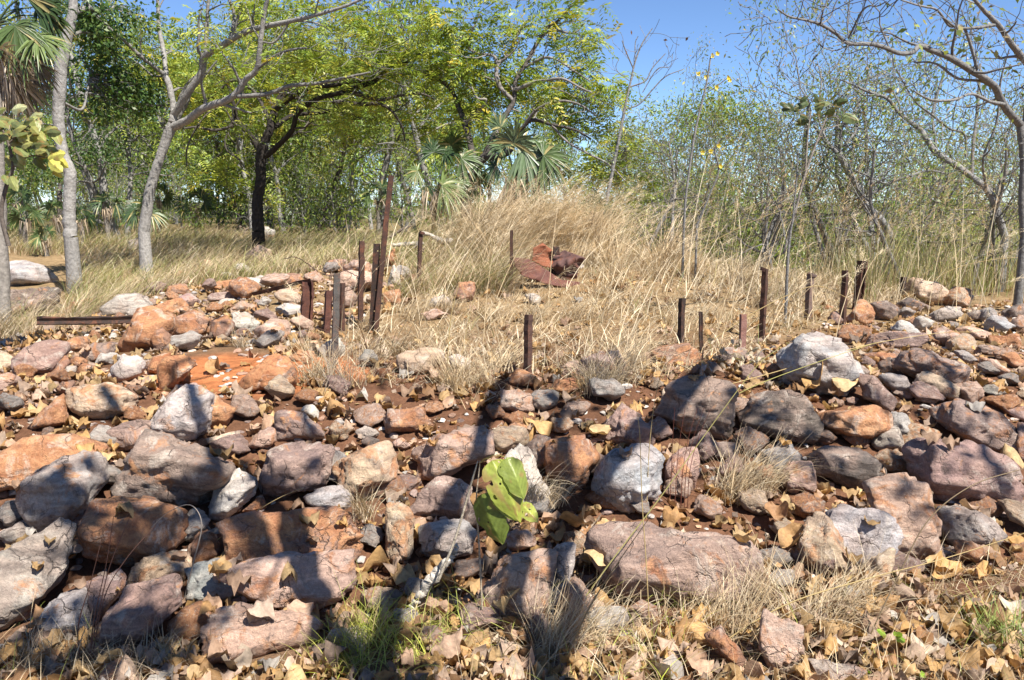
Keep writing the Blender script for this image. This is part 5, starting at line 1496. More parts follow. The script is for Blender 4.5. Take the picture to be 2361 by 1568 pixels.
GREY = [(.25, .238, .225), (.19, .18, .168)]
BLACK = [(.035, .030, .027), (.085, .075, .065)]
PALE = [(.235, .228, .222), (.185, .18, .175)]
hero_tree(11, None, [
    "995,1600,40 1040,1310,34 1110,1080,31 1180,880,38",
    "1180,880,30 1200,800,26 1195,720,22 1165,580,22 1135,520,20",
    "1140,520,15 1050,450,13,-.2 960,380,13,-.4 860,280,12,-.6 740,180,11,-.8 600,20,9,-1 520,-90,6,-1.1",
    "1150,520,16 1130,350,16,.2 1100,200,14,.3 1090,0,11,.3 1070,-120,8,.3",
    "1200,800,24 1300,640,26,-.2 1395,500,24,-.3 1415,390,26,-.4 1560,300,22,-.6 1700,220,20,-.8 1850,180,18,-1 2000,150,16,-1.2 2200,100,13,-1.5 2420,30,10,-1.7 2600,-60,6,-1.8",
    "1420,380,14,-.4 1430,200,13,-.3 1440,0,10,-.3 1450,-100,7,-.3",
    "1590,290,14,-.6 1620,120,12,-.5 1585,0,9,-.5 1560,-80,6,-.5",
    "1190,880,30 1300,830,26,-.2 1400,755,26,-.4 1560,695,24,-.6 1640,640,24,-.7 1700,550,20,-.8 1775,480,18,-.9 1795,350,17,-1 1825,100,15,-1.1 1860,-40,11,-1.2",
    "1640,665,18,-.7 1850,650,15,-.8 2000,595,14,-.9 2200,575,12,-1 2420,530,9,-1.1 2560,500,6,-1.2",
    "1690,560,12,-.8 1850,420,10,-1 1990,350,9,-1.2 2120,330,6,-1.3",
    "1120,525,8 1050,520,7,.2 960,440,6,.3 900,430,4,.4",
    "2000,150,9,-1.2 1900,290,7,-1.1 1780,280,5,-1.0",
    "1225,835,11,.1 1290,720,12,.1 1320,640,10,.1 1360,590,7,.1 1500,420,6,.1",
 ], 14.0, GREY, M_GREYBARK, "leaning grey forked tree left of the steel posts",
 blobs=[(330, 150, 55, 40, .7), (430, 70, 60, 50, .6), (390, 170, 60, 40), (500, 130, 60, 50, .7), (610, 60, 70, 45), (690, 120, 70, 50), (760, 45, 80, 45), (870, 60, 70, 60), (820, 140, 60, 40),
        (560, 20, 60, 25), (680, 20, 60, 30), (920, 130, 50, 50), (280, 100, 50, 50, .5), (470, 200, 50, 30, .7)],
 tw=(.55, .55, 1), dens=140, size=(.07, .11), tipleaf=.6, spray=True, back=.9)
hero_tree(12, None, [
    "1785,1600,44 1780,1400,38 1800,1250,36 1805,1100,37 1820,1000,38",
    "1800,1050,22 1740,950,20 1660,860,18 1625,800,15 1610,700,12 1560,560,9 1480,450,6",
    "1840,1080,20 1930,1000,19,-.2 2020,900,18,-.4 2060,780,17,-.6 2180,690,17,-.8 2360,640,16,-1",
    "1830,980,30 1870,880,28 1900,760,26,.2 1960,650,24,.4 2080,560,22,.6 2240,500,20,.8 2361,480,16,1",
    "1900,760,18 1980,700,18,-.3 2100,620,16,-.6 2300,590,14,-.9 2500,560,10,-1.1",
    ("0,640,20,-.9 120,600,17,-1 230,560,15,-1.1 330,470,13,-1.2 450,430,9,-1.3 560,360,6,-1.3", 2),
    ("0,560,22,.4 110,560,17,.2 250,570,14,0 380,520,12,-.2 540,500,9,-.4 700,470,6,-.5", 2),
    ("80,640,16,-.9 260,690,12,-.8 400,660,10,-.7 560,650,8,-.6 660,700,5,-.5", 2),
    ("-60,700,16,-.6 130,720,14,-.6 260,720,12,-.6 350,770,10,-.6 420,880,8,-.6 440,980,5,-.6", 2),
    "1900,880,16,.2 2020,800,14,.4 2200,780,12,.6 2361,770,10,.7 2500,820,6,.8",
    "1640,860,12 1500,900,10 1350,880,8 1250,890,7 1100,880,5",
    "1870,860,14,.1 1800,700,13,.2 1720,600,12,.3 1600,560,10,.4 1400,700,9,.5 1000,730,8,.6 840,680,6,.6",
    "1620,800,9 1560,960,8 1570,1040,7 1650,1100,6 1690,1160,4",
    "1600,700,8 1420,800,7,-.2 1300,1000,6,-.3 1290,1150,4,-.3",
 ], 16.5, BLACK, M_BARK, "spreading tree with a fire-blackened trunk and many limbs",
 blobs=[(700, 190, 110, 55), (820, 240, 90, 55), (900, 170, 80, 55), (990, 190, 60, 60), (960, 280, 70, 40), (560, 230, 90, 50), (470, 260, 70, 50), (640, 300, 60, 30, .7), (530, 390, 45, 45, .8), (600, 420, 40, 50),
        (820, 320, 60, 35, .7), (1010, 330, 40, 45, .7), (740, 130, 90, 40), (600, 150, 80, 45), (1040, 120, 50, 60), (1000, 90, 60, 50), (450, 180, 60, 40), (610, 465, 30, 25, .8), (1050, 250, 40, 50)],
 tw=(.34, .6, 2), dens=135, size=(.07, .11), spray=True, tipleaf=.5, back=.9)
hero_tree(13, None, [
    "860,1420,34 900,1260,32 930,1150,32 1000,1070,30 1060,950,28 1090,860,24",
    "925,1150,22 890,1000,22,.3 850,850,22,.5 810,740,20,.6 740,600,16,.7 640,540,12,.8 560,500,8,.8",
    "1000,1080,26 1060,1085,26,-.3 1130,1065,22,-.6 1180,1020,18,-.7 1240,900,15,-.8 1320,830,13,-.9 1450,860,11,-1 1620,900,8,-1.1 1720,960,5,-1.2",
    "1085,880,20 1130,800,18,.1 1190,700,17,.2 1205,560,15,.3 1270,450,14,.4 1340,320,13,.5 1420,195,11,.5 1500,140,8,.5 1590,40,6,.5",
    "1205,620,13,.2 1330,570,13,0 1420,555,11,-.2 1530,545,9,-.4 1640,600,7,-.5 1750,650,5,-.6",
    "1190,700,13,.2 1090,590,16,.2 1075,460,15,.3 1130,400,13,.4 1180,330,10,.5 1230,220,8,.5 1300,130,6,.5",
    "1080,480,12,.3 1055,390,10,.3 950,370,9,.4 880,330,8,.5 900,230,6,.5 960,80,5,.5",
    "1260,470,10,.4 1400,400,9,.2 1500,420,8,0 1620,500,7,-.2 1720,560,4,-.3",
    "1350,300,9,.5 1450,210,8,.5 1600,230,7,.4 1680,160,4,.4",
    "1240,900,12,-.8 1350,760,11,-1 1500,700,9,-1.2 1640,720,7,-1.3 1760,800,5,-1.4",
    "1450,860,9,-1 1560,980,8,-1.1 1700,1060,7,-1.2 1850,1140,6,-1.3 1960,1250,4,-1.4",
    "860,850,12,.5 960,760,11,.3 1000,690,9,.2 940,680,7,.2 900,600,5,.2",
 ], 14.0, [(.075, .065, .058), (.20, .18, .165)], M_BARK, "big yellow-green tree with leaning dark trunk behind fan palms", tile=2,
 blobs=[(1090, 60, 60, 55), (1080, 150, 60, 60), (1150, 170, 50, 45), (1170, 70, 45, 45, .7), (1250, 40, 40, 35, .6), (1330, 25, 45, 30), (1345, 100, 50, 45), (1250, 150, 60, 35, .8), (1340, 180, 60, 45), (1400, 230, 55, 45),
        (1300, 230, 70, 40), (1210, 220, 60, 45), (1410, 300, 60, 45), (1310, 300, 60, 35), (1470, 350, 45, 40), (1400, 380, 60, 45), (1490, 420, 35, 40), (1370, 440, 50, 45), (1440, 460, 45, 35), (1130, 250, 50, 50),
        (1080, 230, 50, 50), (1010, 60, 50, 55), (1150, 20, 50, 25, .7), (1030, 330, 40, 35), (1440, 200, 25, 40, .6), (1330, 400, 40, 40), (1280, 90, 40, 35, .7), (1010, 150, 50, 50)],
 tw=(.5, .55, 1), dens=195, size=(.07, .11), spray=True, back=.6)
hero_tree(14, None, [
    "490,1640,46 480,1500,42 482,1330,40 486,1200,40 440,1080,37 415,950,37 405,800,38 412,650,40 425,450,40 460,280,36 500,100,30 510,-60,26",
    "490,100,18 600,60,16,.3 720,80,12,.6 800,40,8,.8",
    "470,260,14 580,220,12,.3 680,280,10,.6 760,320,6,.8",
    "420,700,12 560,760,10,.4 600,640,8,.6 620,500,7,.8 560,400,4,.9",
 ], 12.6, GREY, M_GREYBARK, "tall crooked grey trunk beside the hanging dead fronds",
 blobs=[(240, 60, 45, 70, 1, .6), (235, 140, 45, 45, 1, .8), (290, 190, 50, 50, 1, 1.2), (250, 240, 50, 40, 1, 1.0), (330, 230, 45, 40, 1, 1.4), (200, 30, 40, 40, 1, .5), (330, 40, 35, 30, .5, .9)],
 pal=DKG, pw=DKW, dens=600, size=(.06, .10), aspect=.55, tw=None)

# trees on the right: bare crooked grey limbs, few leaves
hero_tree(15, None, [
    "2362,1640,26 2348,1400,25 2358,1100,25 2335,860,28",
    "2335,860,27 2250,770,25,-.2 2200,690,26,-.3 2150,590,24,-.5 2000,490,22,-.8 1850,400,21,-1 1730,350,19,-1.1 1640,320,18,-1.2 1590,362,15,-1.3 1500,368,15,-1.4 1400,330,15,-1.5 1300,305,14,-1.6 1150,300,13,-1.8 1060,232,11,-1.9 950,168,10,-2 850,140,8,-2.1 740,115,7,-2.2 655,64,4,-2.3",
    "2345,1000,26 2380,800,24 2400,500,22,-.2 2350,400,22,-.3 2270,300,20,-.4 2180,170,17,-.6 2090,80,14,-.7 1990,-40,10,-.8",
    "1150,265,8,-1.8 1190,180,8,-1.9 1240,80,7,-2 1290,40,6,-2.1 1350,40,5,-2.1 1410,10,4,-2.2",
    "1150,260,6,-1.8 1140,150,6,-1.7 1155,0,5,-1.7 1160,-60,3,-1.7",
    "955,165,7,-2 970,90,6,-2.1 1000,0,5,-2.1 1010,-50,3,-2.1", "965,165,6,-2 1020,120,6,-1.9 1060,20,5,-1.9 1080,-20,3,-1.9",
    "850,140,5,-2.1 880,125,4,-2.1 840,50,4,-2.1 815,-10,3,-2.1", "1150,300,6,-1.8 1110,380,6,-1.9 1050,470,5,-2 970,540,3,-2.1",
    "2040,480,12,-.8 1950,200,10,-.9 1850,180,9,-1 1760,70,8,-1.1 1640,40,7,-1.2 1510,0,5,-1.3", "2140,600,12,-.5 2060,560,10,-.6 1900,540,9,-.8 1750,440,7,-1 1600,430,5,-1.1",
    "2220,720,14,-.3 2120,700,11,-.5 2000,650,10,-.7 1880,690,9,-.9 1720,690,8,-1.1 1600,630,5,-1.3",
    "2170,170,12,-.6 2050,190,11,-.8 1900,190,9,-1 1800,120,7,-1.1",
 ], 8.6, [(.15, .145, .14), (.165, .16, .155)], M_GREYBARK, "gnarled bare grey tree at the right edge with long limb", tile=3,
 blobs=[(2200, 50, 60, 40, .5), (2280, 90, 60, 60, .6), (2320, 190, 40, 60, .7), (2180, 120, 60, 40, .4), (2330, 330, 30, 60, .7), (2240, 20, 80, 30, .5), (2100, 180, 60, 40, .25), (2230, 230, 60, 40, .4)],
 pal=OL, pw=OLW, dens=30, per=5, size=(.05, .09), aspect=.5, tw=(.34, .45, 2), tipleaf=.10, frac=.8, twfork=2)
hero_tree(16, None, [
    "2230,1640,26 2200,1540,25 2120,1330,24 2010,1230,22,.1 1900,1150,21,.2 1750,1050,20,.3 1650,900,18,.4",
    "1650,900,16,.4 1570,840,14,.4 1490,770,13,.5 1420,685,12,.5 1330,650,10,.6 1250,620,9,.6 1130,565,6,.7 1040,540,4,.8",
    "2000,1225,12,.1 2010,1000,12,.2 2030,850,11,.3 2050,600,10,.4 2060,440,6,.5", "1760,1050,10,.3 1730,800,9,.5 1790,560,8,.7 1830,430,5,.8",
    "1960,1090,9,.2 1950,930,9,.2 1850,890,8,.1 1720,790,8,0 1600,690,6,-.1 1480,480,4,-.2",
    "2100,1300,10 2080,1100,9,-.2 2170,850,8,-.3 2200,560,7,-.4 2260,340,4,-.5",
 ], 10.5, PALE, M_GREYBARK, "leaning grey tree with ladder of twigs, right of centre right", tile=3,
 blobs=[(2060, 170, 50, 40, .5), (2120, 230, 60, 50, .6), (2040, 260, 50, 40, .6), (2180, 300, 60, 50, .7), (2000, 150, 40, 30, .4), (2240, 380, 50, 60, .7), (1980, 220, 50, 40, .5), (2290, 450, 40, 50, .6)],
 pal=OL, pw=OLW, dens=32, per=6, size=(.05, .085), aspect=.45, tw=(.36, .5, 2), tipleaf=.16, frac=.7)
hero_tree(17, None, [
    "1440,1640,27 1390,1540,26 1260,1400,25 1230,1320,24 1180,1240,24 1120,1130,23 1080,1060,21",
    "1075,1060,17 1010,1000,15,.1 960,930,14,.2 910,870,10,.2", "1085,1050,14 1095,950,12 1110,860,11 1180,800,9 1250,640,7,.2 1300,500,4,.3",
    "1260,1400,14 1330,1330,12 1380,1290,11 1440,1260,10 1560,1220,9 1700,1180,8,.2 1830,1200,5,.3", "1120,1010,9 1200,900,8,.2 1230,760,7,.3 1320,700,5,.4",
    "1190,1180,9 1290,1220,8,-.1 1370,1260,7,-.2 1420,1270,5,-.2", "1000,990,8,.1 940,800,7,.3 960,560,5,.5 930,420,3,.6",
 ], 11.5, PALE, M_GREYBARK, "pale twisted tree at centre right with twig crown", tile=3,
 blobs=[(1900, 230, 50, 40, .6), (1960, 300, 60, 40, .6), (1880, 330, 50, 40, .6), (1940, 180, 40, 40, .4), (2000, 360, 50, 40, .5), (1830, 290, 40, 40, .5)],
 pal=OL, pw=OLW, dens=34, per=6, size=(.045, .08), aspect=.4, tw=(.32, .5, 2), tipleaf=.18, frac=.6)
hero_tree(18, None, [
    ("700,840,11 700,770,11 715,560,11 728,250,10 745,60,9", 6),
    ("745,60,8 760,-20,7 770,-120,6 790,-330,5 800,-520,4", 6), ("735,150,4 700,60,3 690,-40,2", 6),
 ], 7.6, PALE, M_GREYBARK, "slim pale sapling pole standing among the right-hand posts", tw=(.5, .3, 1), tipleaf=.15, pal=OL, pw=OLW, per=4)
hero_tree(19, None, [
    ("1780,1660,14 1830,1400,13 1880,1150,12 1930,900,11 1960,740,10", 2), ("1960,740,8 2000,560,7 2030,430,6 2080,300,5 2150,195,3", 2), ("2020,480,5 1960,340,4 1940,280,3", 2), ("2000,600,6 2100,560,5 2150,470,4 2240,370,3", 2),
    ("1950,760,6 2060,720,5 2150,620,5 2240,530,4 2360,480,3", 2), ("2030,430,4 2030,300,4 2050,250,3", 2), ("2080,640,4 2180,480,4 2270,460,3 2290,370,2", 2), ("1990,560,4 1900,480,3 1920,400,2", 2),
 ], 12.0, PALE, M_GREYBARK, "almost leafless grey sapling against blue sky at centre", tile=2, tw=(.3, .3, 1), tipleaf=.06, pal=np.array([(.25, .13, .07)]), pw=None, per=3, size=(.05, .08), aspect=.5)

# kapok bush: bare stems carrying yellow flowers
def kapok():
    Y = 9.4
    t = Tree(21)
    st = [t.limb(*T1P("10,1560,9 30,1300,8 90,900,8 150,650,7 180,500,6 195,400,5 215,385,4", Y, 3)),
          t.limb(*T1P("100,1560,8 190,1340,7 250,1180,7 225,1040,6 260,960,5", Y, 3)), t.limb(*T1P("150,650,4 230,600,4 310,540,3", Y, 3)), t.limb(*T1P("235,1110,4 200,1050,3", Y, 3))]
    root = empty("flowering_shrub", tuple(st[0][0][0]))
    foot = st[0][0][0].copy()
    g = float(tz(foot[0], foot[1]))
    if g < foot[2]:
        for q, rr in st[:2]:
            t.lines.append((np.array([q[0] * [1, 1, 0] + [0, 0, g - .05], q[0]]), np.array([rr[0] * 1.1, rr[0]])))
    place2(t.wood("stem", M_GREYBARK, PALE, None), root)
    r = t.r
    for x, y in ((205, 385), (240, 372), (110, 510), (165, 535), (315, 540), (325, 555), (235, 605), (195, 1045), (140, 1055), (250, 1010), (260, 1150)):
        c = pt(*TP(3, x, y), Y)
        mb = MB()
        for k in range(5):
            a = k * 2 * math.pi / 5 + r.uniform(0, .4)
            d = norm(np.array([math.cos(a), -.5 + .3 * r.normal(), math.sin(a)])); s = norm(np.cross(d, [0, -1, .2])) * .013
            mb.add([c, c + d * .017 + s, c + d * .03 + np.array([0, -.006, 0]), c + d * .017 - s], [[0, 1, 2, 3]], np.array((.75, .58, .08)) * r.uniform(.85, 1.1))
        place2(mb.build("flower", M_LEAF, None), root)
    tag(root, "leafless shrub with yellow flowers on thin tall stems", "shrub")
kapok()

# ------------------------------------------------------------------ fan palms
def fan(mb, hub, aim, nrm, R, seed, col, segs=30, droop=.35, open_=2.2, shrivel=0.0, wide=1.0):
    r = rng_(seed)
    a = norm(aim); n = norm(np.asarray(nrm, float) - a * float(np.dot(nrm, a))); b = np.cross(n, a)
    ph = np.linspace(-open_, open_, segs)
    t = np.array([0, .22, .45, .7, .88, 1.0])
    for p in ph:
        p = p + r.normal(0, .04)
        yl = r.random() < .12
        d = math.cos(p) * a + math.sin(p) * b
        d = norm(d + n * r.normal(0, .06 + .25 * shrivel))
        L = R * (1 - .18 * abs(p) / open_) * r.uniform(.78, 1.08)
        droop_ = droop * r.uniform(.5, 1.9)
        C = hub + d * L * t[:, None] + np.array([0, 0, -1.0]) * (droop_ * L * t ** 2.4)[:, None] + n * (-.06 * L * np.sin(t * 3))[:, None]
        s = norm(np.cross(d, n)); w = R * .046 * wide * np.array([.25, .9, 1.0, .62, .3, .03]) * (1 - .45 * shrivel)
        fold = n * (.35 * w)[:, None]
        V = np.stack([C - s * w[:, None] + fold, C, C + s * w[:, None] + fold], 1).reshape(-1, 3)
        f = []
        for k in range(5):
            o = k * 3
            f += [[o, o + 1, o + 4, o + 3], [o + 1, o + 2, o + 5, o + 4]]
        mb.add(V, f, np.array((.34, .29, .12)) * r.uniform(.8, 1.2) if yl and shrivel == 0 else np.array(col) * r.uniform(.7, 1.3))
PG = [(.06, .10, .032), (.085, .13, .04), (.045, .08, .03), (.12, .165, .05)]
PGREY = [(.095, .14, .065), (.125, .165, .08)]
DEAD = [(.42, .33, .23), (.33, .26, .19), (.24, .19, .15)]
def palm(Y, crown, fans, lab, trunk=None, trad=10, skirt=(), seed=0, foot=None, name="fan_palm", grp="fan palms"):
    """fans: (u, v hub, R in picture units, aim angle deg in the picture, dy, colour, droop)"""
    r = rng_(seed)
    c = pt(crown[0], crown[1], Y)
    g = hit(*foot) if foot else np.array([c[0], c[1], float(tz(c[0], c[1]))])
    root = empty(name, (g[0], g[1], g[2]))
    mb = MB()
    q, rr = smoothline([np.array([g[0], g[1], g[2] - .1]), (g + c) / 2 + r.normal(0, .02, 3), c], 16, np.array([1.15, 1.0, .9]) * trad * Y / F)
    rr = rr * (1 + .10 * np.sin(np.arange(16) * 2.4))
    tube(mb, q, rr, 10, (.20, .18, .16))
    place2(mb.build("trunk", M_GREYBARK, None), root)
    for i, (u, v, R, ang, dy, col, dr, *rest) in enumerate(fans):
        hub = pt(u, v, Y + dy); Rm = R * Y / F * .86
        an = math.radians(ang)
        aim = np.array([math.cos(an), r.uniform(-.25, .15) + (rest[0] if rest else 0), math.sin(an)])
        nrm = np.array([r.normal(0, .9), -1.0, .5 + r.normal(0, .6)])
        mb = MB()
        dead = col in DEAD
        fan(mb, hub, aim, nrm, Rm, seed * 50 + i, col, segs=42 if R > 50 else 24, droop=dr, open_=1.9 if not dead else 1.25, shrivel=.8 if dead else 0)
        m_ = (c + hub) / 2 + np.array([0, 0, .12 * np.linalg.norm(hub - c)])
        pq, pr = smoothline([c, m_, hub], 8, np.array([.012, .009, .006]) * max(.7, R / 90))
        tube(mb, pq, pr, 5, np.array(col) * 1.1 + .03)
        place2(mb.build("frond", M_PALM, None), root)
    if skirt:
        mb = MB()
        su, sv, n, wd, ln = skirt
        base = pt(su, sv, Y - .08)
        m = Y / F
        b = base + np.stack([r.uniform(-wd, wd, n) * m, r.uniform(-.12, .12, n), r.uniform(0, .25, n) * ln * m], 1)
        blades(mb, b, r.uniform(0, 6.28, n), r.uniform(2.2, 3.1, n), r.uniform(2.7, 3.3, n), ln * m * r.uniform(.5, 1.1, n), r.uniform(.012, .028, n), pick(np.array(DEAD + [(.5, .41, .3)]), n, r), 5, r)
        place2(mb.build("dead_skirt", M_GRASS, None), root)
    return tag(root, lab, "palm", grp)
palm(11.6, (1190, 430), [(1154, 293, 55, 100, .1, PGREY[0], .1), (1195, 342, 105, 20, 0, PG[3], .3), (1185, 330, 80, 75, -.1, PGREY[1], .25), (1254, 358, 90, 5, -.2, PG[1], .4), (1145, 385, 50, 200, .1, PG[2], .4), (1210, 345, 105, -25, -.1, PGREY[0], .5), (1165, 340, 80, 130, .2, PGREY[0], .3), (1230, 440, 60, -10, -.2, PGREY[0], .5)],
     "large grey-green fan palm with a dead leaf skirt", trad=9, skirt=(1190, 435, 110, 26, 110), seed=1, foot=(1190, 560))
palm(12.2, (1008, 445), [(1041, 335, 70, 55, 0, PG[0], .25), (963, 394, 45, 190, -.1, PG[3], .3), (1065, 365, 70, 0, .1, PG[1], .45), (1020, 427, 85, 10, -.2, PG[3], .45), (1000, 350, 60, 100, .1, PG[2], .3), (985, 430, 45, 230, 0, PG[2], .5), (1060, 420, 60, -20, 0, PG[1], .5), (1025, 350, 65, 30, .2, PG[2], .3), (1095, 400, 65, -10, .2, PG[0], .5)],
     "bright green fan palm with a dark stump base left of the grey-green one", trad=12, skirt=(1005, 455, 60, 30, 70), seed=2, foot=(1000, 545))
palm(11.0, (1372, 500), [(1372, 470, 50, 90, 0, PG[1], .3), (1345, 485, 45, 160, 0, PGREY[0], .4), (1395, 485, 45, 20, 0, PGREY[0], .4), (1408, 500, 40, -20, -.1, PG[1], .5), (1335, 500, 38, 200, 0, PG[0], .5)],
     "little fan palm with drooping dead leaves right of the wreck", trad=6, skirt=(1375, 505, 60, 18, 70), seed=3, foot=(1375, 585))
palm(9.6, (-12, 60), [(85, 15, 110, 25, .2, PG[2], .35), (60, -10, 110, 50, 0, PG[0], .3), (85, 82, 90, -15, -.2, PG[3], .4), (35, 60, 95, -60, -.3, PG[1], .5), (40, 20, 100, 100, .3, PG[2], .3), (110, 40, 85, -5, .3, PG[0], .4), (60, 90, 85, -75, .1, PG[2], .5),
                      (-5, 118, 105, -40, -.3, DEAD[0], .35), (20, 100, 100, -75, -.2, DEAD[1], .3), (75, 150, 90, -45, .1, DEAD[2], .4), (10, 175, 100, -50, 0, DEAD[1], .35), (25, 185, 110, -35, -.2, DEAD[1], .45), (-10, 200, 90, -60, 0, DEAD[2], .4), (45, 175, 90, -25, .1, DEAD[2], .6)],
     "tall fan palm at the left edge with hanging dead fronds", trad=15, seed=4, foot=(8, 770))
bgp = [(365, 450, 24.0, 50), (130, 490, 19.0, 50), (60, 500, 18.0, 50), (450, 470, 24, 60), (650, 430, 28, 60), (560, 480, 26, 50), (250, 470, 21, 50), (185, 500, 19, 45), (330, 490, 20, 55), (780, 460, 26, 55), (40, 460, 20, 50), (700, 480, 24, 50), (870, 450, 22, 55), (105, 545, 16.5, 45), (1080, 470, 17, 55)]
SIDE = ["left of the forked tree's trunk", "beyond the crooked grey trunk's foot", "behind the palm trunk at the left edge", "right of the forked tree's trunk", "right of the blackened trunk", "left of the blackened trunk", "between crooked trunk and forked tree", "just right of the crooked trunk",
        "low beside the forked tree", "far right of the blackened trunk", "deep in shade at far left", "low right of the blackened trunk", "left of the tallest post", "low by the shade-coloured boulder", "behind the bright green palm"]
for i, (u, v, Y, R) in enumerate(bgp):
    r = rng_(300 + i)
    fs = []
    for k in range(7):
        a = r.uniform(-20, 200)
        fs.append((u + R * .35 * math.cos(math.radians(a)), v - R * .35 * math.sin(math.radians(a)), R * r.uniform(.6, .9), a, r.uniform(-.3, .3), PG[r.integers(3)], r.uniform(.3, .6)))
    palm(Y, (u, v + 12), fs, "small fan palm " + SIDE[i], trad=5, seed=20 + i, skirt=(u, v + 14, 30, 12, 40))

# ------------------------------------------------------------------ broad-leaved plants close by
def broadleaf(mb, base, tip, face, wid, seed, col, lob=.10, holes=False):
    r = rng_(seed)
    base, tip = np.asarray(base, float), np.asarray(tip, float)
    d = tip - base; L = np.linalg.norm(d); d = d / L
    s = norm(np.cross(d, face)); n = np.cross(s, d)
    nu, nv = 25, 15
    t = np.linspace(0, 1, nu); q = np.linspace(-1, 1, nv)
    pr = np.sin(np.clip(t * .96 + .05, 0, 1) ** .75 * math.pi) ** .65 * (1 + lob * np.interp(t, np.linspace(0, 1, 9), r.normal(0, 1, 9))) * (1 + .03 * r.normal(0, 1, nu)); pr[0] = .12; pr[-1] = .04
    P = base + d * (t[:, None, None] * L) + s * (pr[:, None, None] * q[None, :, None] * wid) + n * ((-.35 * wid * np.abs(q)[None, :] * pr[:, None] + .08 * L * np.sin(t * 3.1)[:, None] + .05 * L * n2(np.repeat(t[:, None], nv, 1) * 4, np.repeat(q[None], nu, 0) * 1.6, 1.0, seed))[..., None])
    i = np.arange(nu - 1)[:, None] * nv; j = np.arange(nv - 1)[None]
    f = np.stack([i + j, i + j + 1, i + nv + j + 1, i + nv + j], -1).reshape(-1, 4)
    if holes:
        fc = P.reshape(-1, 3)[f].mean(1); hn = vnoise(fc * 62 + seed * 3.7); f = f[hn < .84]
    c = np.repeat(np.array(col)[None], nu * nv, 0)
    tt = np.repeat(t, nv); qq = np.tile(q, nu)
    c[np.abs(qq) < .05] *= 1.3
    c = c * (1 + .16 * np.cos((tt + .35 * np.abs(qq)) * 44))[:, None]
    br = sstep(.12, .22, n2(tt * 3, qq * 1.5, 1.3, seed) + .10 * np.abs(qq))[:, None]
    c = c * (1 - .75 * br) + np.array([.26, .16, .06]) * .75 * br
    mb.add(P.reshape(-1, 3), f, c)
def sapling():
    g = hit(1115, 1452)
    Yb = g[1]
    root = empty("sapling", tuple(g))
    st = [pt(1112, 1452, Yb), pt(1104, 1250, Yb + .02), pt(1098, 1160, Yb + .03), pt(1107, 1062, Yb + .05)]
    mb = MB(); q, rr = smoothline([g - np.array([0, 0, .03])] + st[1:], 24, [.004, .0035, .003, .002]); tube(mb, q, rr, 6, (.33, .27, .2)); 
    q2, r2 = smoothline([pt(1010, 1340, Yb), pt(1050, 1240, Yb), pt(1085, 1120, Yb), pt(1102, 1062, Yb + .03)], 24, [.006, .005, .004, .002]); tube(mb, q2, r2, 6, (.38, .33, .26))
    place2(mb.build("stem", M_WOOD, None), root)
    Yl = Yb - .05
    lv = [((1135, 1062), (1200, 1205), 42, 1, (.27, .31, .055)), ((1170, 1055), (1208, 1150), 34, 2, (.20, .245, .05)), ((1110, 1140), (1160, 1255), 47, 3, (.13, .17, .035)), ((1200, 1160), (1240, 1205), 22, 4, (.30, .33, .07)), ((1150, 1115), (1190, 1200), 32, 5, (.31, .34, .06))]
    for (a, b, w, sd, col) in lv:
        mb = MB()
        broadleaf(mb, pt(*a, Yl), pt(*b, Yl - .05), np.array([.25 if sd != 3 else -.45, -.8, .55 if sd != 3 else .1]), w * Yl / F, 70 + sd, col, holes=True)
        tube(mb, smoothline([pt(1104, min(max(a[1], 1070), 1180), Yb + .03), (pt(*a, Yl) + pt(1104, a[1], Yb)) / 2 + np.array([0, 0, .01]), pt(*a, Yl)], 6), .0016, 4, (.4, .36, .12))
        ob = mb.build("leaf", M_BIGLEAF, None); ob.modifiers.new("smooth", 'SUBSURF').render_levels = 1; ob.modifiers["smooth"].levels = 1
        place2(ob, root)
    tag(root, "sapling with a few large torn yellow-green leaves", "plant")
sapling()
def bush(name, Y, stems, leaves, lab, seed, bark=(.25, .22, .19)):
    r = rng_(seed)
    root = None
    mb = MB()
    for txt, tl in stems:
        P, R_ = T1P(txt, Y, tl)
        if root is None: root = empty(name, tuple(P[0]))
        q, rr = smoothline(P, 8 * len(P), R_); tube(mb, q, rr, 6, bark)
    place2(mb.build("stem", M_WOOD, None), root)
    mb2 = MB()
    for (tl, x, y, x2, y2, w, col) in leaves:
        s = TILE[tl][2]
        dy = r.uniform(-.15, .15)
        broadleaf(mb2, pt(*TP(tl, x, y), Y + dy), pt(*TP(tl, x2, y2), Y + dy - .05), norm(np.array([r.normal(0, .5), -1, r.uniform(.1, .9)])), w * s * Y / F, seed * 30 + len(mb2.v), np.array(col) * r.uniform(.9, 1.1))
    place2(mb2.build("foliage", M_BIGLEAF, None), root)
    tag(root, lab, "shrub")
r_ = rng_(88)
lv = []
for k in range(60):
    x, y = r_.normal(120, 130), r_.normal(960, 90)
    a = r_.uniform(-.6, 1.3); L = r_.uniform(70, 130)
    lv.append((1, x, y, x + L * math.cos(a), y + L * math.sin(a), L * .3, [(.24, .26, .09), (.17, .2, .07), (.3, .3, .1), (.13, .15, .06)][r_.integers(4)]))
lv += [(1, 330, 1090, 455, 1060, 45, (.50, .48, .12)), (1, 340, 1110, 435, 1190, 38, (.52, .50, .12)), (1, 400, 1100, 475, 1160, 28, (.48, .45, .11)), (1, 250, 1040, 330, 1090, 36, (.42, .36, .08)), (1, 370, 1180, 430, 1230, 22, (.5, .42, .09)), (1, 80, 760, 190, 740, 40, (.45, .46, .26)), (1, 200, 820, 300, 790, 36, (.4, .42, .2))]
